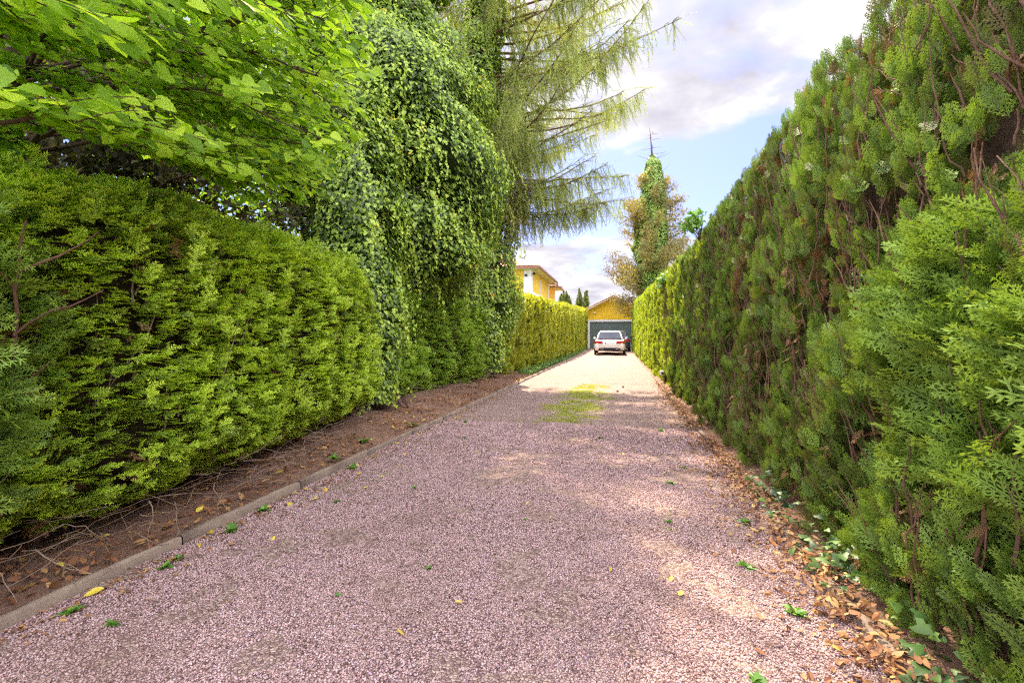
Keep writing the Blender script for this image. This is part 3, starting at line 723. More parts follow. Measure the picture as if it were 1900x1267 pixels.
# --- spruce with ivy at its foot and weeping branches over the drive
root = thing('spruce_tree', 'tall spruce with weeping branches hanging over the drive, ivy up its trunk', 'tree', (-3.45, 11.9, 0))
c_ = Cloud(); core = Cloud()
IB = lambda z: np.stack([-3.45 + 0 * z, 11.9 + 0 * z], -1)
blob_ivy(c_, core, IB, lambda z: np.interp(z, [0, 1, 2, 4, 7, 10], [.45, .62, .8, .85, .85, .6]), 32000, .064, 310, .9, .3, 10, (-2.9, 1.1))
blob_ivy(c_, core, lambda z: np.stack([-3.7 + .05 * z, 10.3 + .12 * z], -1), lambda z: np.interp(z, [0, 1.5, 2.6, 4, 6], [.2, .4, .62, .6, .3]), 12000, .07, 330, .6, 1.4, 6, (-2.9, 1.1))
c_.build('ivy', M['ivy'], root); core.build('inner_leaves', M['core_ivy'], root)
c_ = Cloud(); c_.tube([(-3.45, 11.9, -.1), (-3.45, 11.9, 5), (-3.4, 11.85, 10), (-3.35, 11.8, 18)], [.30, .26, .2, .05], 10); c_.build('trunk', M['bark_red'], root)
br = Cloud(); nd = Cloud(); STR = []
for i in range(4):                                       # hanging needled strand templates, unit length along +Y
    r_ = np.random.default_rng(70 + i); T = Tpl(); up = np.array([0, 0, 1.])
    T.add([(-.006, 0, 0), (.006, 0, 0), (0, 1, 0)], [(0, 1, 2)], 0.0)
    for k in range(46):
        y_ = (k + r_.random()) / 46; a_ = r_.uniform(0, 6.28); d = nrm(np.array([math.cos(a_) * .8, .75, math.sin(a_) * .8])); needle1(T, (0, y_, 0), d, up if abs(d[2]) < .9 else np.array([1., 0, 0]), .055, .011, y_ * .9)
    for k in range(3):
        y_ = r_.uniform(.15, .7); a_ = r_.uniform(0, 6.28); d = nrm(np.array([math.cos(a_) * .55, .8, math.sin(a_) * .55])); l = r_.uniform(.18, .32)
        for j in range(9): needle1(T, np.array([0, y_, 0]) + d * l * j / 9, nrm(d + .8 * r_.normal(0, 1, 3)), up, .05, .0085, .8)
    STR.append(T.done())
nb = 0
for i in range(100):
    z0 = 4.3 + 10.0 * (i + .5) / 100; az = (i * 2.39996) % (2 * math.pi)
    if i % 2: az = rng.uniform(-.95, .95)              # fuller on the open, sunny side above the drive
    L = np.interp(z0, [3, 5, 8, 10, 13, 15], [2.7, 3.7, 4.6, 4.5, 2.8, 1.3]) * rng.uniform(.75, 1.08); q = np.linspace(0, 1, 16)
    hd = np.array([math.cos(az), math.sin(az), 0.]); side = np.array([-hd[1], hd[0], 0.])
    rise = L * (rng.uniform(.15, .42) * q ** 2 - rng.uniform(.0, .22) * q) + .05 * np.sin(q * rng.uniform(4, 8) + i)
    P_ = np.array([-3.45, 11.9, z0]) + hd * (q * L)[:, None] + side * (.25 * np.sin(q * 3 + i))[:, None] * .4; P_[:, 2] += rise + ((-.22 * L * q if z0 < 5.2 else 0) + rng.uniform(-.12, .16) * L * q ** 1.5)
    P_ += np.cumsum(rng.normal(0, .012, P_.shape), 0); br.tube(P_, np.linspace(.036 if z0 > 5 else .026, .006, 16), 6)
    n = int(L * (29 if z0 < 6.5 else 19 if z0 < 9.5 else 9))
    t_ = rng.uniform(.08, 1.0, n) ** .8; idx = t_ * 15; b0 = np.stack([np.interp(idx, np.arange(16), P_[:, k]) for k in range(3)], -1)
    sg = rng.choice([-1, 1], n); tw = rng.uniform(.1, .75, n) * (1.1 - .6 * t_)
    tipd = nrm(side[None] * sg[:, None] + hd * .7 + rng.normal(0, .12, (n, 3))); b1 = b0 + tipd * tw[:, None]; b1[:, 2] -= .12 * tw
    for k in range(n):
        if k % 2 == 0: br.tube(np.stack([b0[k], (b0[k] + b1[k]) / 2 + [0, 0, .02], b1[k]]), [.007, .005, .003], 3)
    # side twigs clothed in needles and strands hanging from them
    kb = vn(b0, 1.1, 700) > np.where(b0[:, 0] > -2.2, np.interp(b0[:, 2], [5.5, 8.5], [.30, .38]), .3); nd.put(STR, b0[kb], (b1 - b0)[kb], rng.normal(0, 1, (int(kb.sum()), 3)), np.linalg.norm(b1 - b0, axis=1)[kb], np.clip(rng.random(int(kb.sum())) + .1, 0, 1))
    for rep in range(3 if z0 < 9.5 else 1):
        f = rng.random(n)[:, None]; p = b0 + (b1 - b0) * f; kp = vn(p, 1.1, 700) + .25 * vn(p, .3, 701) > np.where(p[:, 0] > -2.2, np.interp(p[:, 2], [5.5, 8.5], [.52, .66]), .38); p = p[kp]
        nd.put(STR, p, nrm(np.array([0, 0, -1.]) + hd * .15 + rng.normal(0, .28, (len(p), 3))), rng.normal(0, 1, (len(p), 3)), (rng.uniform(.18, .95, n) * (1.0 - .35 * t_))[kp])
    nd.put(STR, P_[-1:] - hd * .3, hd[None] + [[0, 0, .1]], rng.normal(0, 1, (1, 3)), .6)
    m_ = 38; s_ = rng.uniform(.25, 1, m_); b0 = np.stack([np.interp(s_ * 15, np.arange(16), P_[:, k]) for k in range(3)], -1)
    nd.put(STR, b0, np.tile(hd, (m_, 1)) + rng.normal(0, .4, (m_, 3)), rng.normal(0, 1, (m_, 3)), rng.uniform(.2, .4, m_))
br.build('branch', M['bark_red'], root); nd.build('foliage', M['spruce'], root)
c_ = Cloud(); tangle(c_, (-2.9, 10.9, 4.6), 130, np.array([.35, .35, .55]), (.3, .95), .007); tangle(c_, (-2.7, 11.2, 3.6), 60, np.array([.3, .3, .35]), (.3, .8), .006)
c_.build('dead_twigs', M['twig'], root)

# ------------------------------------------------------------------ lime tree overhead, left
root = thing('lime_tree', 'broad leaved lime tree with big pale green leaves hanging over the near left hedge', 'tree', (-4.2, 2.6, 0))
br = Cloud(); lf = Cloud()
TR = np.array([(-4.55, 2.5, -.1), (-4.35, 2.55, 1.5), (-4.2, 2.6, 3.2), (-4.05, 2.7, 4.4), (-3.9, 2.9, 6.0), (-3.6, 3.2, 7.5)]); br.tube(TR, [.13, .11, .085, .075, .06, .03], 9)
env = lambda px: np.interp(px, [0, 80, 150, 230, 300, 420, 520, 600, 650, 700, 760], [325, 315, 250, 285, 300, 375, 400, 372, 285, 262, 60])
tips = []
for zl, cnt in ((2.2, 10), (2.7, 16), (3.2, 18), (3.8, 18), (4.5, 16), (5.3, 14), (6.2, 12)):
    for k in range(cnt):
        a_ = R(rng.uniform(-75, 85)); L = rng.uniform(1.0, 3.3) * (1.1 if zl < 5 else .9); tips.append((zl, a_, L))
for (y_, x_, z_) in ((5.6, -2.75, 3.25), (6.2, -2.85, 3.45), (4.6, -2.35, 2.6), (4.2, -2.2, 2.45), (3.4, -2.1, 2.35), (2.0, -1.75, 2.0), (1.6, -2.0, 2.05), (1.35, -2.0, 1.95), (5.0, -2.6, 3.0), (2.8, -1.9, 2.3), (3.9, -2.3, 2.5)):
    tips.append((max(2.2, z_ + .3), math.atan2(y_ - 2.6, x_ + 4.2), math.hypot(y_ - 2.6, x_ + 4.2)))
for (zl, a_, L) in tips:
    b0 = np.array([np.interp(zl, TR[:, 2], TR[:, k]) for k in range(3)]); b0[2] = zl - .3; q = np.linspace(0, 1, 12); hd = np.array([math.cos(a_), math.sin(a_), 0.]); side = np.array([-hd[1], hd[0], 0])
    P_ = b0 + hd * (q * L)[:, None]; P_[:, 2] += .45 * np.sin(q * 2.4) * L * .3 - .12 * L * q ** 2; P_ += np.cumsum(rng.normal(0, .018, P_.shape), 0)
    px, py, dd = project(P_); bad = (dd < .9) | (py > env(px) - 12) | (px > 670); kk = int(np.argmax(bad)) if bad.any() else 12
    if kk > 2: br.tube(P_[:kk], np.linspace(.015, .004, 12)[:kk], 5)
    for _ in range(int(6 + L * 6.5)):
        s_ = rng.uniform(.25, 1.0); p0 = np.array([np.interp(s_ * 11, np.arange(12), P_[:, k]) for k in range(3)]); sg = rng.choice([-1, 1]); l = rng.uniform(.3, .75)
        d = nrm(hd * rng.uniform(.4, 1) + side * sg * rng.uniform(.2, .9) + np.array([0, 0, rng.uniform(-.15, .12)])); k = 8; Q = p0 + np.linspace(0, 1, k)[:, None] * l * d; Q[:, 2] -= .14 * l * np.linspace(0, 1, k) ** 2
        px, py, dd = project(Q)
        if ((dd < .8) | (py > env(px) - 4) | (px > 690)).any(): continue
        br.tube(Q, np.linspace(.004, .0015, k), 4)
        n = int(l / .045); u = np.linspace(.08, 1, n) * (k - 1); LP = np.stack([np.interp(u, np.arange(k), Q[:, c]) for c in range(3)], -1); sg2 = np.where(np.arange(n) % 2, 1, -1)[:, None]
        s2 = nrm(np.cross(d, [0, 0, 1.])); yd = nrm(d * .75 + s2 * sg2 * .8 + np.array([0, 0, -.32]) + rng.normal(0, .22, (n, 3))); zh = nrm(np.array([.55, -.45, .75]) + hd * .15 + rng.normal(0, .32, (n, 3)))
        sz = rng.uniform(.045, .092, n); LP = LP + yd * .012; px, py, dd = project(LP + yd * sz[:, None]); kp = (py < env(px) + 12) & (dd > .9)
        lf.put(LIME, LP[kp], yd[kp], zh[kp], sz[kp])
br.tube([(-2.9, 1.3, 2.0), (-2.75, 1.42, 1.98), (-2.55, 1.6, 2.08), (-2.45, 1.75, 2.2), (-2.3, 1.95, 2.22)], [.012, .011, .01, .008, .006], 6)
br.tube([(-4.15, 2.6, 3.3), (-3.9, 2.8, 3.42), (-3.5, 3.1, 3.4), (-3.1, 3.4, 3.7), (-2.8, 3.7, 4.1)], [.05, .045, .04, .03, .02], 7)
br.build('trunk', M['bark'], root, True); lf.build('foliage', M['lime'], root)


# ------------------------------------------------------------------ trees behind the left hedge
def loose_tree(name, label, x, y, h, rad, zlo, mat, n, leaf, seed, cat='tree', group=None, tr=.16, tpl=None, up=.2):
    root = thing(name, label, cat, (x, y, 0), group); c_ = Cloud(); br = Cloud()
    br.tube([(x, y, -.1), (x + .1, y, h * .5), (x, y + .1, h * .96)], [tr, tr * .6, .02], 8)
    for k in range(46):
        z = zlo + (h - zlo) * (k + .5) / 46; a_ = k * 2.4 + seed; L = rad * math.sqrt(max(.05, 1 - ((z - zlo) / (h - zlo)) ** 1.6)) * rng.uniform(.6, 1.1)
        q = np.linspace(0, 1, 8); P_ = np.array([x, y, z]) + np.array([math.cos(a_), math.sin(a_), up]) * (q * L)[:, None] + np.cumsum(rng.normal(0, .03, (8, 3)), 0); br.tube(P_, np.linspace(.035, .006, 8), 4)
        m_ = int(n / 46); t_ = rng.uniform(.15, 1.05, m_) * 7; B = np.stack([np.interp(t_, np.arange(8), P_[:, j]) for j in range(3)], -1) + rng.normal(0, .28 * rad / 2.5, (m_, 3)) * np.array([1, 1, .6])
        kp = vn(B, .5, seed) > .33; B = B[kp]; J = rng.normal(0, 1, B.shape)
        c_.put(tpl or SMALL, B, nrm(J + np.array([0, 0, -.3])), rng.normal(0, 1, B.shape) + [0, 0, 1], leaf * rng.uniform(.6, 1.3, len(B)), np.clip(rng.random(len(B)), 0, 1))
    c_.build('crown', mat, root); br.build('trunk', M['bark'], root); return root


loose_tree('conifer_tree', 'brown and dull green conifer seen through the lime leaves behind the near hedge', -6.4, 5.2, 5.0, 2.5, .4, M['bgconifer'], 30000, .11, 5)
loose_tree('conifer_tree', 'low dark conifer close behind the near hedge, at the far left', -5.9, 2.9, 3.7, 1.7, .4, M['bgconifer'], 15000, .10, 7)
loose_tree('leafy_tree', 'light green broadleaf tree filling the gap behind the lime and the ivy', -8.3, 8.5, 9.5, 3.2, .8, M['lime'], 15000, .17, 9, up=.3)
loose_tree('leafy_tree', 'tall yellow green tree at the top left behind the lime tree', -8.6, 4.3, 9.0, 3.0, .8, M['lime'], 13000, .17, 13, up=.3)
loose_tree('conifer_tree', 'dull conifer behind the ivy clad tree and the spruce', -6.8, 13.5, 11, 2.8, .6, M['bgconifer'], 16000, .16, 17)

# ------------------------------------------------------------------ far ivy clad conifer with dead tip
FX, FY = 2.45, 38.2
root = thing('dead_topped_conifer', 'tall thinning conifer with bare tip, ivy up its middle, behind the garage corner', 'tree', (FX, FY, 0))
c_ = Cloud(); br = Cloud()
br.tube([(FX, FY, 0), (FX, FY, 8), (FX, FY, 14.6), (FX - .08, FY, 15.6), (FX - .2, FY, 16.9)], [.3, .2, .09, .05, .012], 7)
for k in range(30):
    z = rng.uniform(12.0, 16.6); a_ = rng.uniform(0, 6.28); L = np.interp(z, [12, 14.5, 16.6], [2.0, 1.3, .45]) * rng.uniform(.6, 1.1); q = np.linspace(0, 1, 6); s_ = 1 if z < 14.6 else rng.choice([-1, 1]) * .4
    P_ = np.array([FX, FY, z]) + np.array([math.cos(a_) * L, math.sin(a_) * L * .6, 0]) * q[:, None]; P_[:, 2] += .35 * L * q ** 1.5 * s_; br.tube(P_, np.linspace(.022, .006, 6), 4)
for k in range(150):
    z = 3.4 + 10.0 * rng.random() ** 1.1; a_ = rng.uniform(0, 6.28); L = np.interp(z, [2, 4.5, 8, 11, 13.4], [2.6, 3.6, 3.4, 2.5, 1.0]) * rng.uniform(.7, 1.05); q = np.linspace(0, 1, 10)
    P_ = np.array([FX, FY, z]) + np.array([math.cos(a_) * L, math.sin(a_) * L, 0]) * q[:, None]; P_[:, 2] += -.10 * L * np.sin(q * 3) + .22 * L * q ** 2 - (.25 * q * L if z < 4.5 else 0); br.tube(P_, np.linspace(.03, .007, 10), 3)
    m_ = 470 if z < 8 else 380; t_ = rng.uniform(.1, 1.03, m_); B = np.stack([np.interp(t_ * 9, np.arange(10), P_[:, j]) for j in range(3)], -1) + rng.normal(0, 1, (m_, 3)) * np.array([.2, .2, .15]); B[:, 2] -= rng.random(m_) * .2
    B = B[vn(B, .45, 5) > .30]; c_.put(SMALL, B, nrm(rng.normal(0, 1, B.shape) + [0, 0, -.2]), rng.normal(0, 1, B.shape), 0.145 * rng.uniform(.6, 1.3, len(B)), np.clip(.75 * rng.random(len(B)) + .35 * (1 - np.abs(B[:, 0] - FX) / 3.5) - .15, 0, 1))
c_.build('crown', M['far_fol'], root); br.build('trunk', M['bark'], root)
c_ = Cloud(); core = Cloud(); IF = lambda z: np.stack([FX + 0 * z, FY + 0 * z], -1)
blob_ivy(c_, core, IF, lambda z: np.interp(z, [3, 6, 9, 11.5, 14.3, 14.8], [1.1, 1.3, 1.25, .9, .55, .08]), 17000, .17, 410, .5, 3.5, 14.8)
c_.build('ivy', M['far_ivy'], root); core.build('inner_leaves', M['core_green'], root)


# columnar cypresses beyond the garage
def columnar(x, y, h, rad, seed, label):
    root = thing('columnar_cypress', label, 'tree', (x, y, 0), 'slim cypresses beyond the hedge'); c_ = Cloud(); br = Cloud()
    for k in range(13):
        a_ = rng.uniform(0, 6.28); rr = rad * math.sqrt(rng.random()); hx = h * rng.uniform(.78, 1) * (1 - .12 * rr / rad); bx, by = x + rr * math.cos(a_), y + rr * math.sin(a_)
        br.tube([(bx, by, 0), (bx, by, hx * .9)], [.05, .01], 4); m_ = 900; q = rng.random(m_); w_ = .22 * np.minimum(1, (1 - q) * 5 + .08)
        B = np.stack([bx + rng.normal(0, 1, m_) * w_ * .6, by + rng.normal(0, 1, m_) * w_ * .6, hx * (.25 + .75 * q)], -1)
        c_.put(SMALL, B, nrm(rng.normal(0, .5, B.shape) + [0, 0, 1]), rng.normal(0, 1, B.shape), .2 * rng.uniform(.6, 1.3, m_), rng.random(m_))
    c_.build('crown', M['columnar'], root); br.build('trunk', M['bark'], root)


columnar(-4.45, 60, 7.4, .85, 1, 'slim upright cypress clump standing alone left of the garage roof')
columnar(-6.6, 60, 7.3, .9, 2, 'slim upright cypress clump beside the end of the yellow house')
g = sheet('hill', np.linspace(-160, 60, 60), np.linspace(380, 520, 20), lambda X, Y: 22 * np.exp(-((X + 60) / 70) ** 2) * np.exp(-((Y - 450) / 50) ** 2) + 3 * vn(np.stack([X, Y, X * 0], -1), 30, 2) - 4, plain('wooded_hill', (.06, .09, .07), .95, .1, var=.3, vscale=.05))


# ------------------------------------------------------------------ buildings
class MB:
    def __init__(s): s.v = []; s.f = []

    def box(s, x0, x1, y0, y1, z0, z1):
        b = len(s.v); s.v += [(x, y, z) for z in (z0, z1) for y in (y0, y1) for x in (x0, x1)]
        s.f += [tuple(i + b for i in q) for q in ((0, 2, 3, 1), (4, 5, 7, 6), (0, 1, 5, 4), (2, 6, 7, 3), (0, 4, 6, 2), (1, 3, 7, 5))]; return s

    def prism(s, pts, a, b, ax):
        """polygon pts in the plane across axis ax ('x' or 'y'), from a to b"""
        n = len(pts); k = len(s.v); mk = (lambda p, w_: (w_, p[0], p[1])) if ax == 'x' else (lambda p, w_: (p[0], w_, p[1]))
        s.v += [mk(p, a) for p in pts] + [mk(p, b) for p in pts]; s.f.append(tuple(k + i for i in range(n))[::-1]); s.f.append(tuple(k + n + i for i in range(n)))
        for i in range(n): s.f.append((k + i, k + (i + 1) % n, k + n + (i + 1) % n, k + n + i))
        return s

    def poly(s, vs, fs): b = len(s.v); s.v += list(vs); s.f += [tuple(i + b for i in q) for q in fs]; return s

    def cyl(s, c, r, h, ax='z', n=16, r2=None):
        b = len(s.v); r2 = r if r2 is None else r2
        for k, (rr, t_) in enumerate(((r, 0), (r2, h))):
            for i in range(n):
                a_ = 2 * math.pi * i / n; p, q = rr * math.cos(a_), rr * math.sin(a_)
                s.v.append({'z': (c[0] + p, c[1] + q, c[2] + t_), 'x': (c[0] + t_, c[1] + p, c[2] + q), 'y': (c[0] + p, c[1] + t_, c[2] + q)}[ax])
        s.f.append(tuple(b + i for i in range(n))[::-1]); s.f.append(tuple(b + n + i for i in range(n)))
        for i in range(n): s.f.append((b + i, b + (i + 1) % n, b + n + (i + 1) % n, b + n + i))
        return s

    def build(s, name, mat, parent=None, bevel=0, smooth=False):
        me = bpy.data.meshes.new(name); o_ = np.array(parent.matrix_world.translation if False else parent.location) if parent is not None and parent.type == 'EMPTY' else np.zeros(3)
        if parent is not None and parent.type != 'EMPTY' and parent.parent is not None: o_ = np.array(parent.parent.location)
        me.from_pydata([tuple(np.array(v) - o_) for v in s.v], [], s.f); me.materials.append(mat)
        import bmesh
        bm = bmesh.new(); bm.from_mesh(me); bmesh.ops.recalc_face_normals(bm, faces=bm.faces)
        if bevel: bmesh.ops.bevel(bm, geom=list(bm.edges), offset=bevel, segments=2, affect='EDGES', clamp_overlap=True)
        bm.to_mesh(me); bm.free()
        if smooth:
            for p in me.polygons: p.use_smooth = True
        return link(bpy.data.objects.new(name, me), parent)


def tiled_slope(name, A, B, C, D, parent, pitch=.24, amp=.035, thick=.05):
    """clay pantile field: eave A->B, ridge D->C; rolls run up the slope, courses step down it"""
    A, B, C, D = [np.array(p, float) for p in (A, B, C, D)]; w_ = np.linalg.norm(B - A); h_ = np.linalg.norm(D - A)
    nu = max(12, int(w_ / pitch * 5)); nvv = max(8, int(h_ / .34) * 2); nn = nrm(np.cross(B - A, D - A)); nn = nn if nn[2] > 0 else -nn; V = []
    for j in range(nvv + 1):
        q = j / nvv; stp = .02 * (1 - (j % 2))
        for i in range(nu + 1):
            p = i / nu; P_ = (A + (B - A) * p) * (1 - q) + (D + (C - D) * p) * q; V.append(P_ + nn * (amp * abs(math.sin(p * w_ / pitch * math.pi)) + stp + .01))
    nb_ = len(V)
    T = []
    for j in range(nvv):
        for i in range(nu):
            a_ = j * (nu + 1) + i; T += [(a_, a_ + 1, a_ + nu + 2), (a_, a_ + nu + 2, a_ + nu + 1)]
    V += [A, B, C, D]; V = [np.array(v) for v in V]
    for i in range(nu): T.append((i, nb_ if i < nu / 2 else nb_ + 1, i + 1))
    T.append((nb_, nb_ + 1, nb_ + 2)); T.append((nb_, nb_ + 2, nb_ + 3)); T += [(nb_, nu // 2, nb_ + 1)]
    for j in range(nvv):
        a_ = j * (nu + 1); T.append((a_, a_ + nu + 1, nb_ if j < nvv / 2 else nb_ + 3)); a_ += nu; T.append((a_, a_ + nu + 1, nb_ + 1 if j < nvv / 2 else nb_ + 2))
    return np_mesh(name, V, T, M['tile'], parent)


# garage
GY, GZ, GXL, GXR = 41.0, .12, -2.62, 1.76; AX = (GXL + GXR) / 2
root = thing('garage', 'yellow gabled garage with a wide dark green door at the end of the drive', 'garage', (AX, GY + 3, GZ))
slope = .46; zw = 3.36; zap = zw + slope * (AX - GXL)
DL, DR, DT = -2.36, 1.50, 2.36
gm = MB(); gm.box(GXL, DL - .17, GY, GY + 6.5, GZ - .1, 2.55); gm.box(DR + .17, GXR, GY, GY + 6.5, GZ - .1, 2.55); gm.prism([(GXL, 2.55), (GXR, 2.55), (GXR, zw), (AX, zap), (GXL, zw)], GY, GY + 6.5, 'y'); gm.build('wall', M['yellow2'], root)
gm = MB(); gm.box(DL - .17, DL, GY - .03, GY + .2, GZ, DT + .17); gm.box(DR, DR + .17, GY - .03, GY + .2, GZ, DT + .17); gm.box(DL, DR, GY - .03, GY + .2, DT, DT + .17); gm.build('door_frame', M['white'], root)
gm = MB(); nsl = 34; sw = (DR - DL) / nsl
for i in range(nsl): gm.box(DL + i * sw + .007, DL + (i + 1) * sw - .007, GY + .10, GY + .13, GZ + .06, DT - .01)
gm.box(DL, DR, GY + .132, GY + .17, GZ + .03, DT - .002); d_ = gm.build('door', M['green_door'], root)
MB().box(.42, .62, GY + .05, GY + .097, 1.05, 1.09).build('handle', M['white'], d_)
MB().box(DL, DR, GY - .4, GY + .13, GZ - .05, GZ + .028).build('threshold', M['stone'], root)
MB().box(GXL - .10, DL - .172, GY - .22, GY - .002, GZ - .05, GZ + .42).build('plinth', M['yellow'], root)
ov, fr = .42, .55
for sg, xe in ((1, GXL), (-1, GXR)):
    xo = xe - sg * ov; zo = zw - slope * ov
    gm = MB(); gm.prism([(xo, zo - .10), (AX, zap + slope * 0 - .0), (AX, zap + .11), (xo, zo + .03)], GY - fr, GY + 6.6, 'y'); gm.build('soffit', M['soffit'], root)
    tiled_slope('roof', (xo - sg * .04, GY - fr - .04, zo + .045), (xo - sg * .04, GY + 6.7, zo + .045), (AX, GY + 6.7, zap + .13), (AX, GY - fr - .04, zap + .13), root)
    gm = MB(); gm.prism([(xo - sg * .05, zo + .01), (AX, zap + .085), (AX, zap + .14), (xo - sg * .05, zo + .07)], GY - fr - .05, GY - fr - .004, 'y'); gm.build('bargeboard', M['gutter'], root)
tg = bpy.data.objects
l_ = thing('wall_lamp', 'small white floodlight on the left of the garage gable', 'lamp', (-1.95, GY - .12, 3.12))
MB().box(-2.03, -1.87, GY - .17, GY - .05, 3.06, 3.18).build('lamp_head', M['white'], l_, .01); MB().cyl((-1.95, GY - .052, 3.12), .035, .05, 'y').build('bracket', M['gutter'], l_)
l_ = thing('wall_lantern', 'small white lantern on the garage wall left of the green door', 'lamp', (-2.52, GY - .1, 1.75))
MB().cyl((-2.50, GY - .12, 1.68), .055, .16, 'z', 10, .075).build('lantern_glass', M['white'], l_); MB().box(-2.53, -2.47, GY - .12, GY - .002, 1.85, 1.88).build('bracket', M['gutter'], l_)

# house
HX, HY0, HY1, HXL = -5.5, 30.7, 38.9, -13.5; ZE = 5.42
root = thing('yellow_house', 'two storey yellow house with white corner pilasters and red tiled roof above the hedge', 'house', (-9, 35, 0))
hm = MB(); hm.box(HXL, HX, HY0, HY1, 0, ZE); hm.build('wall', M['yellow'], root)
hm = MB(); hm.box(HX - .46, HX + .025, HY0 - .03, HY0 + .46, 4.02, ZE); hm.build('pilaster', M['white'], root); hm = MB(); hm.box(HX - .02, HX + .025, HY1 - .35, HY1 + .02, 0, ZE); hm.build('pilaster', M['white'], root)
hm = MB(); hm.box(HXL, HX + .07, HY0 - .08, HY0 - .001, 3.86, 4.01); hm.box(HX + .001, HX + .08, HY0 - .002, HY0 + 3.3, 3.86, 4.01); hm.build('string_course', M['white'], root)
wy, wz0, wz1, ww = 34.55, 4.12, 5.0, .17; arc = [(wy + ww * math.cos(a), wz1 + ww * math.sin(a)) for a in np.linspace(0, math.pi, 9)]
f_ = MB().prism([(wy - ww, wz0), (wy + ww, wz0)] + arc, HX + .001, HX + .03, 'x').build('window', M['white'], root)
k_ = .74; arc2 = [(wy + ww * k_ * math.cos(a), wz1 + ww * k_ * math.sin(a)) for a in np.linspace(0, math.pi, 9)]
MB().prism([(wy - ww * k_, wz0 + .05), (wy + ww * k_, wz0 + .05)] + arc2, HX + .031, HX + .036, 'x').build('pane', M['glass'], f_)
MB().box(HX + .001, HX + .09, wy - .26, wy + .26, wz0 - .09, wz0 - .002).build('sill', M['white'], f_)
o_ = .55; E0 = (HX + o_, HY0 - o_); E1 = (HX + o_, HY1 + o_ * .4); xm = (HXL + HX) / 2; zr = ZE + 1.9
hm = MB(); hm.prism([(HXL - o_, ZE + .05), (HX, ZE - .0), (HX + o_, ZE + .05), (HX + o_, ZE + .14), (HXL - o_, ZE + .14)], HY0 - o_, HY1 + .3, 'y'); hm.build('soffit', M['soffit'], root)
tiled_slope('roof', (HX + o_ + .05, HY0 - o_, ZE + .15), (HX + o_ + .05, HY1 + .35, ZE + .15), (xm, HY1 + .35, zr), (xm, HY0 + 3.2, zr), root)
tiled_slope('roof', (HXL - o_, HY0 - o_ - .05, ZE + .15), (HX + o_, HY0 - o_ - .05, ZE + .15), (xm, HY0 + 3.2, zr), (xm - .01, HY0 + 3.2, zr), root)
hm = MB(); hm.box(HX + o_ + .02, HX + o_ + .14, HY0 - o_ - .1, HY1 + .42, ZE + .03, ZE + .13); hm.box(HXL, HX + o_ + .02, HY0 - o_ - .12, HY0 - o_ - .01, ZE + .03, ZE + .13); hm.cyl((HX + .08, HY1 + .12, ZE - .28), .05, 1.0, 'x', 8); hm.cyl((HX + o_ + .08, HY1 + .33, ZE - .3), .05, .34, 'z', 8); hm.build('gutter', M['gutter'], root)
for yy_ in (HY0 - .05,):
    hm = MB(); hm.box(HX - .38, HX - .24, yy_ - .2, yy_ + .02, ZE - .42, ZE - .3); hm.build('camera', M['dark'], root); hm = MB(); hm.box(HX + .1, HX + .24, yy_ + .1, yy_ + .3, ZE - .3, ZE - .18); hm.build('camera', M['dark'], root)
# rear wing, lower
root = thing('yellow_wing', 'lower rear wing of the yellow house with its own tiled eave', 'house', (-8, 41, 0)); ZE2 = 5.25
MB().box(HXL + 2, HX - .1, HY1 + .06, 43.4, 0, ZE2).build('wall', M['yellow'], root)
MB().box(HX - .12, HX - .07, 43.12, 43.43, 0, ZE2).build('pilaster', M['white'], root)
MB().box(HXL + 1, HX + .55, HY1 + .5, 44.1, ZE2 + .02, ZE2 + .11).build('soffit', M['soffit'], root)
tiled_slope('roof', (HX + .6, HY1 + .5, ZE2 + .12), (HX + .6, 44.1, ZE2 + .12), (xm, 42.0, ZE2 + 1.7), (xm, HY1 + .5, ZE2 + 1.7), root)
MB().box(HX + .56, HX + .67, HY1 + .46, 44.15, ZE2, ZE2 + .1).build('gutter', M['gutter'], root)


# ------------------------------------------------------------------ cars
def ring_loft(stations, n=10):
    """stations: (y, zbot, zmid, ztop, half width bottom, mid, top); closed cross-sections"""
    V = []; F = []
    for (y, zb, zm, zt, wb, wm, wt) in stations:
        half = [(0, zb), (wb * .8, zb), (wb, zb + .05), (wm * .985, zb + (zm - zb) * .55), (wm, zm), ((wm + wt) / 2 + .015, zm + (zt - zm) * .6), (wt, zt - .01), (wt * .75, zt + .008), (0, zt + .015)]
        pts = half + [(-x, z) for x, z in half[-2:0:-1]]; V += [(x, y, z) for x, z in pts]
    m_ = len(V) // len(stations)
    for i in range(len(stations) - 1):
        for j in range(m_): F.append((i * m_ + j, i * m_ + (j + 1) % m_, (i + 1) * m_ + (j + 1) % m_, (i + 1) * m_ + j))
    F.append(tuple(range(m_))); F.append(tuple((len(stations) - 1) * m_ + k for k in range(m_))[::-1]); return V, F


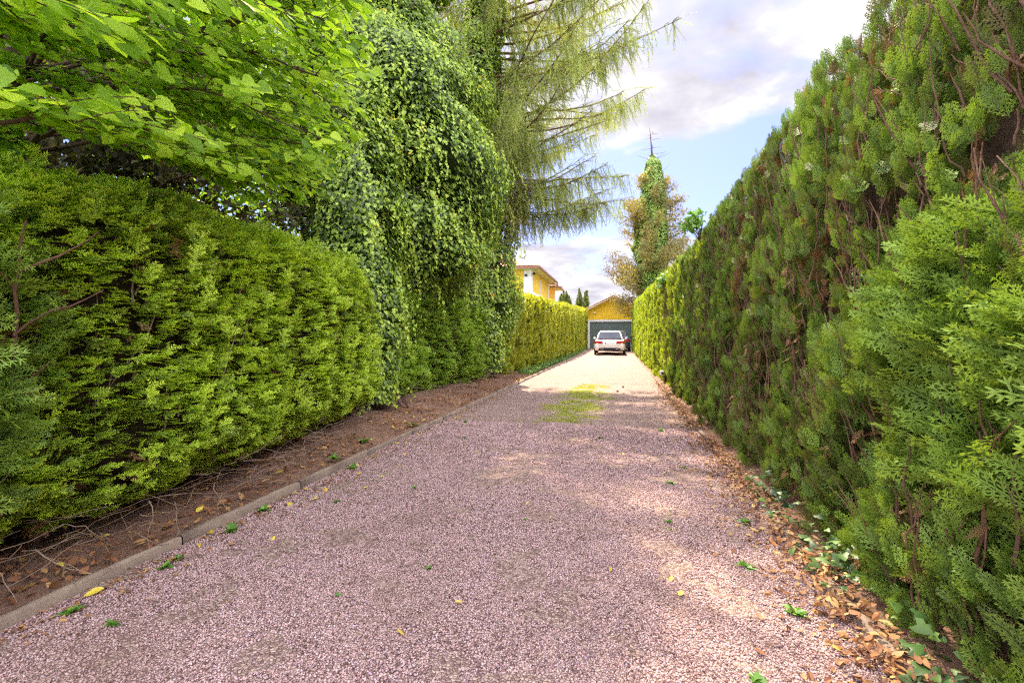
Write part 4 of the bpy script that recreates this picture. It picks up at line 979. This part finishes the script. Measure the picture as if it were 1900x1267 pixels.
def make_car(name, label, x, y, z, paint, rear_scale=1.0):
    root = thing(name, label, 'car', (0, 0, 0)); m = lambda: MB()
    st_ = [(.0, .42, .62, .74, .70, .80, .70), (.05, .33, .62, .90, .78, .875, .76), (.22, .27, .62, .965, .84, .91, .80), (.7, .24, .64, .98, .86, .92, .80), (1.8, .22, .62, .96, .87, .92, .81), (3.1, .22, .62, .94, .87, .92, .80), (3.9, .24, .60, .88, .84, .905, .72), (4.4, .27, .56, .76, .78, .86, .62), (4.66, .34, .52, .62, .62, .70, .45)]
    V, Fc = ring_loft(st_); b_ = m().poly(V, Fc).build('body', paint, root, 0, True)
    gs = [(.16, .93, .95, .965, .74, .745, .74), (.38, .93, 1.10, 1.18, .78, .74, .655), (.66, .93, 1.18, 1.42, .79, .74, .575), (1.0, .93, 1.18, 1.47, .79, .74, .575), (1.8, .93, 1.18, 1.485, .79, .74, .585), (2.5, .93, 1.15, 1.45, .79, .73, .57), (3.05, .92, 1.05, 1.18, .78, .72, .60), (3.45, .92, .935, .95, .76, .74, .70)]
    V, Fc = ring_loft(gs); m().poly(V, Fc).build('roof', paint, root, 0, True)
    # windows, set a little proud
    m().poly([(-.70, .09, 1.0), (.70, .09, 1.0), (.575, .53, 1.41), (-.575, .53, 1.41), (-.65, .245, 1.0), (.65, .245, 1.0), (.545, .605, 1.365), (-.545, .605, 1.365)], [(0, 1, 2, 3), (7, 6, 5, 4), (0, 3, 7, 4), (1, 5, 6, 2), (3, 2, 6, 7), (0, 4, 5, 1)]).build('rear_window', M['glass'], root)
    m().poly([(-.62, 3.46, .98), (.62, 3.46, .98), (.52, 2.6, 1.41), (-.52, 2.6, 1.41), (-.62, 3.43, .97), (.62, 3.43, .97), (.52, 2.57, 1.40), (-.52, 2.57, 1.40)], [(3, 2, 1, 0), (4, 5, 6, 7), (0, 1, 5, 4), (1, 2, 6, 5), (2, 3, 7, 6), (3, 0, 4, 7)]).build('windscreen', M['glass'], root)
    for sg in (-1, 1):
        for (ya, yb, yc, yd_) in ((.62, 1.15, 1.15, .92), (1.22, 2.05, 2.05, 1.22), (2.12, 3.0, 2.55, 2.12)):
            X0, X1 = sg * .80, sg * .635
            m().poly([(X0, ya, 1.0), (X0, yb, 1.0), (X1, yc, 1.385), (X1, yd_, 1.385), (X0 - sg * .03, ya, 1.0), (X0 - sg * .03, yb, 1.0), (X1 - sg * .03, yc, 1.385), (X1 - sg * .03, yd_, 1.385)], [(0, 1, 2, 3), (7, 6, 5, 4), (0, 4, 5, 1), (1, 5, 6, 2), (2, 6, 7, 3), (3, 7, 4, 0)]).build('side_window', M['glass'], root)
        red = plain('red_lamp', (.42, .015, .02), .2, .6, coat=.6)
        m().poly([(sg * .85, .02, .69), (sg * .85, .02, .87), (sg * .40, -.03, .845), (sg * .40, -.03, .705), (sg * .925, .30, .71), (sg * .915, .30, .88), (sg * .40, .06, .80), (sg * .40, .06, .715)], [(0, 1, 2, 3), (0, 4, 5, 1), (4, 7, 6, 5), (1, 5, 6, 2), (0, 3, 7, 4), (2, 6, 7, 3)]).build('tail_light', red, root)
        mi = m().box(sg * .93, sg * 1.08, 2.72, 2.86, .97, 1.10).build('mirror', paint, root, .03)
        m().box(sg * .56 - .015, sg * .56 + .015, .9, 2.5, 1.49, 1.515).build('roof_rail', M['gutter'] if False else M['rail'], root, .005)
        m().box(sg * .44 - .09, sg * .44 + .09, -.012, .03, .365, .40).build('exhaust', M['rail'], root, .008)
        for yy in (.92, 3.72):
            w_ = m().cyl((sg * .80 if sg > 0 else -.80 - .0, yy, .325), .325, sg * .13, 'x', 28).build('wheel', M['dark'], root, .015)
            m().cyl((sg * .922, yy, .325), .22, sg * .015, 'x', 20).build('rim', M['rail'], w_)
    m().prism([(-.66, .30), (.66, .30), (.60, .45), (.45, .475), (-.45, .475), (-.60, .45)], -.006, .08, 'y').build('bumper_insert', M['dark'], root, .01)
    m().prism([(-.62, .555), (.62, .555), (.62, .565), (-.62, .565)], .0, .05, 'y').build('seam', M['dark'], root)
    pl = m().box(-.26, .26, -.02, .04, .70, .81).build('number_plate', plain('plate_white', (.85, .85, .87), .4), root)
    m().box(-.259, -.22, -.024, -.0205, .703, .807).build('blue_band', plain('plate_blue', (.02, .10, .5), .4), pl)
    m().cyl((0, -.012, .885), .04, .03, 'y', 16).build('badge', M['rail'], root)
    m().box(-.25, .2, .19, .215, 1.0, 1.02).build('wiper', M['dark'], root)
    m().box(-.5, .5, .56, .70, 1.395, 1.425).build('spoiler', paint, root, .01)
    root.location = (x, y, z); return root


M['rail'] = plain('satin_metal', (.55, .55, .57), .3, .5, .8)
make_car('parked_car', 'white estate car seen from behind, parked nearest on the gravel before the garage', -.53, 29.3, float(zg(29.3)), plain('white_paint', (.80, .78, .74), .25, .5, coat=.6))
make_car('parked_car', 'dark car half hidden ahead of the white estate, close to the garage door', -.12, 35.3, .075, plain('dark_paint', (.045, .055, .08), .2, .6, coat=.8))

# ------------------------------------------------------------------ small things
l_ = thing('garden_light', 'small silver box light poking out of the right hedge near its foot', 'lamp', (1.12, 12.2, .2))
MB().box(.98, 1.16, 12.1, 12.3, .225, .32).build('housing', plain('galvanised', (.62, .62, .66), .35, .5, .6), l_, .006)
MB().box(1.0, 1.14, 12.092, 12.099, .238, .30).build('lens', M['glass'], l_); MB().cyl((1.10, 12.2, 0), .015, .224, 'z', 8).build('post', M['dark'], l_)

# ivy tufts on the top of the right hedge, ivy at its foot
for (cy, cz, nn, sp, lab) in ((8.0, 2.95, 110, (.12, .2, .11), 'bright ivy tuft standing on the top edge of the right hedge, nearer one'), (13.3, 2.62, 110, (.1, .35, .12), 'bright ivy tuft on the shoulder of the right hedge, farther one')):
    x0 = float(np.interp(cy, HR.ys, HR.fx)) + .05; root = thing('ivy_tuft', lab, 'ivy', (x0, cy, cz)); c_ = Cloud(); P_ = np.array([x0, cy, cz]) + rng.normal(0, 1, (nn, 3)) * np.array(sp) * .7
    c_.put(IVY, P_, rng.normal(0, 1, (nn, 3)) + [-.4, 0, -.4], rng.normal(0, .6, (nn, 3)) + [-.5, -.3, .8], .085 * rng.uniform(.6, 1.3, nn), .5 + .4 * rng.random(nn)); c_.build('leaves', M['weed'], root)
    c_ = Cloud(); [c_.tube([(x0 + .1, cy + rng.normal(0, .1), cz - .3), P_[k]], [.004, .002], 4) for k in range(20)]; c_.build('stem', M['bark'], root)
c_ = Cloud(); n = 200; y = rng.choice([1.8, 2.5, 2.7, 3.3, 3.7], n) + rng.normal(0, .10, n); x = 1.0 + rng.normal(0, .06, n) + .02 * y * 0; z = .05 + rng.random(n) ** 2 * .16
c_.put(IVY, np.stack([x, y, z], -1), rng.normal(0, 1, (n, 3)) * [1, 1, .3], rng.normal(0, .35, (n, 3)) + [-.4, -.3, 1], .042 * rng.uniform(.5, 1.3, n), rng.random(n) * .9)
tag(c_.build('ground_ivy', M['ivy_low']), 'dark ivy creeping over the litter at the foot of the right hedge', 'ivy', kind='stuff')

# real stones over the near drive
OCT = []
for i in range(8):
    r_ = np.random.default_rng(500 + i); T = Tpl(); v = np.array([(1, 0, 0), (-1, 0, 0), (0, 1, 0), (0, -1, 0), (0, 0, 1), (0, 0, -1), (.6, .6, .45), (-.6, -.55, .4)]) * r_.uniform(.75, 1.15, (8, 3)); v[:, 2] *= .75
    T.add(v, [(6, 2, 4), (6, 4, 0), (6, 0, 2), (4, 3, 0), (7, 4, 1), (7, 1, 3), (7, 3, 4), (4, 2, 1), (0, 5, 2), (2, 5, 1), (1, 5, 3), (3, 5, 0)], 0.0); OCT.append(T.done())
c_ = Cloud()
for (y0, y1, sp, s_) in ((.9, 2.7, .0090, .0051), (2.7, 4.2, .0108, .0061), (4.2, 6.3, .0145, .0082)):
    gx_, gy_ = np.meshgrid(np.arange(-2.33, .98, sp), np.arange(y0, y1, sp)); p = np.stack([gx_.ravel(), gy_.ravel()], -1); p += rng.uniform(-.5, .5, p.shape) * sp
    P3 = np.stack([p[:, 0], p[:, 1], p[:, 0] * 0], -1); px, py, dd = project(P3); kp = (px > -30) & (px < 1930) & (py < 1300)
    kp &= ~((vn(P3, .25, 91) * .6 + vn(P3, .07, 92) * .4 > .66))
    p = p[kp]; z = drive_z(p[:, 0], p[:, 1]) + s_ * .25 + rng.uniform(-.3, .5, len(p)) * s_; n = len(p)
    c_.put(OCT, np.stack([p[:, 0], p[:, 1], z], -1), np.concatenate([rng.normal(0, 1, (n, 2)), rng.normal(0, .35, (n, 1))], 1), np.array([0, 0, 1.]) + rng.normal(0, .3, (n, 3)), s_ * rng.uniform(.5, 1.35, n), None, rng.uniform(.7, 1.2, n))
tag(c_.build('gravel', M['stonebit']), 'loose pink and mauve gravel stones covering the drive', 'gravel', kind='stuff')

# grass growing through the gravel
BL = []
for i in range(4):
    T = Tpl(); a_ = .25 + .2 * i; T.add([(-.045, 0, 0), (.045, 0, 0), (.03, .55, a_ * .3), (-.03, .55, a_ * .3), (0, 1, a_)], [(0, 1, 2), (0, 2, 3), (3, 2, 4)], 0.0); BL.append(T.done())
c_ = Cloud(); n = 60000; x = rng.normal(-.68, .42, n); y = rng.uniform(6.0, 11.4, n); P3 = np.stack([x, y, x * 0], -1)
wgt = np.exp(-((x + .66 + .1 * np.sin(y * 1.3)) / .50) ** 2) * np.clip(1.15 - ((y - 8.7) / 2.7) ** 2, 0, 1); kp = (vn(P3, .38, 61) * .55 + vn(P3, .12, 62) * .45) < .26 + .34 * wgt; kp &= wgt > .05
P3 = P3[kp]
n2 = 26000; x = rng.uniform(-2.3, .9, n2); y = 2.8 + 20 * rng.random(n2) ** 1.4; Q3 = np.stack([x, y, x * 0], -1); Q3 = Q3[(vn(Q3, .3, 66) * .6 + vn(Q3, .08, 67) * .4) > .755]
P3 = np.concatenate([P3, Q3]); P3[:, 2] = drive_z(P3[:, 0], P3[:, 1]); n = len(P3)
c_.put(BL, P3, np.concatenate([rng.normal(0, .55, (n, 2)), np.ones((n, 1))], 1), rng.normal(0, 1, (n, 3)) * [1, 1, .1], rng.uniform(.012, .035, n))
tag(c_.build('grass', M['grass']), 'short grass growing through the middle of the gravel drive', 'grass', kind='stuff')
# green creepers on the bed in front of the golden hedge
c_ = Cloud(); n = 9000; y = rng.uniform(13.5, 40, n); x = -2.46 - rng.random(n) ** 1.3 * .42; z = zg(y) + .05 + rng.random(n) * .10
c_.put(SMALL, np.stack([x, y, z], -1), rng.normal(0, 1, (n, 3)) + [.3, 0, .4], rng.normal(0, .5, (n, 3)) + [0, 0, 1], .07 * rng.uniform(.6, 1.4, n)); tag(c_.build('ground_cover', M['cypress']), 'low green ground cover along the foot of the golden hedge', 'ground cover', kind='stuff')

# brown litter
c_ = Cloud(); n = 3300; y = 1.2 + 11 * rng.random(n) ** 1.3; x = .95 + rng.normal(0, .06, n) - .05 * rng.random(n); P3 = np.stack([x, y, .035 + .05 * np.clip(x - .95, 0, 1) + rng.random(n) * .035], -1); P3 = P3[vn(P3, .3, 45) > .25]; n = len(P3)
c_.put(OVAL, P3, rng.normal(0, 1, (n, 3)) * [1, 1, .25], rng.normal(0, .35, (n, 3)) + [0, 0, 1], rng.uniform(.018, .046, n))
n = 1300; y = 1.5 + 9 * rng.random(n) ** 1.2; x = .93 - np.abs(rng.normal(0, .16, n)); P3 = np.stack([x, y, drive_z(x, y) + .012], -1)
c_.put(OVAL, P3, rng.normal(0, 1, (n, 3)) * [1, 1, .1], rng.normal(0, .25, (n, 3)) + [0, 0, 1], rng.uniform(.015, .045, n))
tag(c_.build('leaf_litter', M['litter']), 'orange brown dead leaves heaped along the foot of the right hedge', 'leaf litter', kind='stuff')
bed_z = lambda x, y: .045 + .11 * np.clip((-2.45 - x) / .9, 0, 1) ** 1.3 * np.interp(y, [0, 4, 8, 13, 20], [.3, .9, 1.3, 1, .4])
c_ = Cloud(); n = 2600; y = 1.2 + 13 * rng.random(n) ** 1.2; x = -2.42 - rng.random(n) * .75; P3 = np.stack([x, y, bed_z(x, y) + .012], -1); P3 = P3[vn(P3, .35, 46) > .4]; n = len(P3)
c_.put(OVAL, P3, rng.normal(0, 1, (n, 3)) * [1, 1, .2], rng.normal(0, .35, (n, 3)) + [0, 0, 1], rng.uniform(.02, .06, n))
n = 900; y = 1.3 + 9 * rng.random(n) ** 1.2; x = -2.33 + np.abs(rng.normal(0, .12, n)); P3 = np.stack([x, y, drive_z(x, y) + .012], -1); c_.put(OVAL, P3, rng.normal(0, 1, (n, 3)) * [1, 1, .1], rng.normal(0, .25, (n, 3)) + [0, 0, 1], rng.uniform(.012, .035, n))
for _ in range(420):
    y = 1.2 + 9 * rng.random(); x = -2.45 - rng.random() * .7; a_ = rng.uniform(0, 6.28); l = rng.uniform(.04, .2); p = np.array([x, y, float(bed_z(x, y)) + .012]); c_.tube(np.stack([p, p + [math.cos(a_) * l * .5, math.sin(a_) * l * .5, .012], p + [math.cos(a_ + .3) * l, math.sin(a_ + .3) * l, .002]]), [.0022, .002, .001], 4)
tag(c_.build('bed_litter', M['litter']), 'brown leaves and twigs scattered on the soil bed left of the kerb', 'leaf litter', kind='stuff')


# single yellow leaves and small weeds
def one(name, label, cat, group, tpls, mat, pos, yd, zh, sc):
    c_ = Cloud(); pos = np.array(pos, float); n = len(yd); c_.put(tpls, np.zeros((n, 3)) + np.array([0, 0, 0.]), np.array(yd, float), np.array(zh, float), np.array(sc, float)); o_ = c_.build(name, mat); o_.location = pos; return tag(o_, label, cat, group)


r_ = np.random.default_rng(77)
spots = [(-2.25, 1.72, .06), (-2.5, 1.62, .045), (-2.62, 1.78, .05), (-2.28, 2.35, .045), (-2.2, 2.9, .05), (-2.3, 3.2, .04), (-2.16, 3.25, .055), (-2.7, 2.1, .04), (-2.55, 2.5, .045)]
for i in range(52):
    spots.append((-2.3 + abs(r_.normal(0, .25)), 2.2 + 5.5 * r_.random(), r_.uniform(.02, .04)) if i < 34 else (r_.uniform(-1.8, .8), 1.6 + 5 * r_.random(), r_.uniform(.018, .032)))
for i in range(16): spots.append((-2.45 - r_.random() * .5, 1.7 + 5 * r_.random(), r_.uniform(.03, .045)))
uniq = {0: 'largest yellow leaf beside the kerb, nearest the viewer on the gravel', 1: 'yellow leaf on the bed right behind the nearest kerb stone', 5: 'yellow leaf beside the kerb just past the second kerb joint'}
for i, (x, y, s_) in enumerate(spots):
    on_bed = x < -2.42; z = (float(bed_z(np.array(x), np.array(y))) + .018) if on_bed else float(drive_z(np.array([x]), np.array([y]))[0]) + .014
    if -2.42 <= x < -2.33: z = .09
    lab, grp = ('yellow fallen leaf on the brown soil bed left of the kerb', 'yellow leaves on the soil bed') if on_bed else ('yellow fallen leaf on the gravel beside the left kerb', 'yellow leaves beside the kerb') if x < -1.85 else ('yellow fallen leaf lying loose on the open gravel', 'yellow leaves on the open gravel')
    one('fallen_leaf', uniq.get(i, lab), 'leaf', grp, OVAL, M['yellowleaf'], (x, y, z), [r_.normal(0, 1, 3) * [1, 1, .1]], [r_.normal(0, .25, 3) + [0, 0, 1]], [s_ * 1.3])
wd_ = [(-2.2, 1.55, .05), (-2.18, 1.95, .045), (-2.22, 2.42, .06), (-2.28, 2.75, .05), (-2.2, 2.05, .035), (-1.95, 1.52, .03), (-2.25, 3.8, .06), (-1.9, 3.0, .03), (-.9, 2.2, .02), (-1.2, 1.9, .02), (-.55, 2.9, .018), (.4, 3.9, .04), (.55, 4.4, .035), (.3, 3.1, .03), (.62, 2.6, .05), (.72, 2.2, .05), (.45, 1.75, .04), (-1.5, 3.4, .025), (-2.5, 3.9, .07), (-2.6, 4.6, .08), (-2.5, 5.6, .08), (-.2, 5.5, .04), (.5, 6.1, .05), (-1.7, 5.2, .04), (-2.0, 6.2, .05), (.75, 3.2, .05)]
for (x, y, s_) in wd_:
    on_bed = x < -2.42; z = float(bed_z(np.array(x), np.array(y))) if on_bed else float(drive_z(np.array([x]), np.array([y]))[0]) + .004
    k = 11; a_ = np.arange(k) * 2.4; el = r_.uniform(.15, .9, k); yd = np.stack([np.cos(a_), np.sin(a_), el], -1)
    lab, grp = ('small green weed sprouting on the soil bed', 'weeds on the soil bed') if on_bed else ('small green weed sprouting beside the left kerb', 'weeds beside the kerb') if x < -1.85 else ('small green weed sprouting near the litter of the right hedge', 'weeds near the right hedge') if x > .25 else ('small green weed sprouting in the open gravel', 'weeds in the open gravel')
    one('weed', lab, 'weed', grp, OVAL, M['weed'], (x, y, z), yd, np.stack([-np.cos(a_) * .5, -np.sin(a_) * .5, np.ones(k)], -1), s_ * r_.uniform(.6, 1.2, k))
# dark pine cones on the drive
for (x, y, lab) in ((.1, 11.1, 'dark brown cone lying on the sunlit gravel, right of the grass'), (-.02, 10.2, 'dark brown cone lying on the gravel by the shadow edge')):
    root = tag(MB().poly([(0, 0, 0)], []).build('pine_cone', M['bark']), lab, 'pine cone') if False else None
    c_ = Cloud(); k = 60; q = (np.arange(k) + .5) / k; a_ = np.arange(k) * 2.4; rr = .026 * np.sin(np.clip(q, .05, 1) * 2.9); P_ = np.stack([np.cos(a_) * rr, q * .09 - .045, np.sin(a_) * rr], -1)
    c_.put(SMALL, P_ * .6, np.stack([np.cos(a_), .8 + 0 * a_, np.sin(a_)], -1), np.tile([0, 1., 0], (k, 1)) + .01, np.full(k, .03), np.full(k, .1)); c_.tube([(0, -.045, 0), (0, 0, 0), (0, .04, 0)], [.012, .024, .006], 7)
    o_ = c_.build('pine_cone', M['bark']); o_.location = (x, y, .022); o_.scale = (.62,) * 3; tag(o_, lab, 'pine cone')
print('tris', sum(len(o.data.polygons) for o in COL.objects if o.type == 'MESH'))
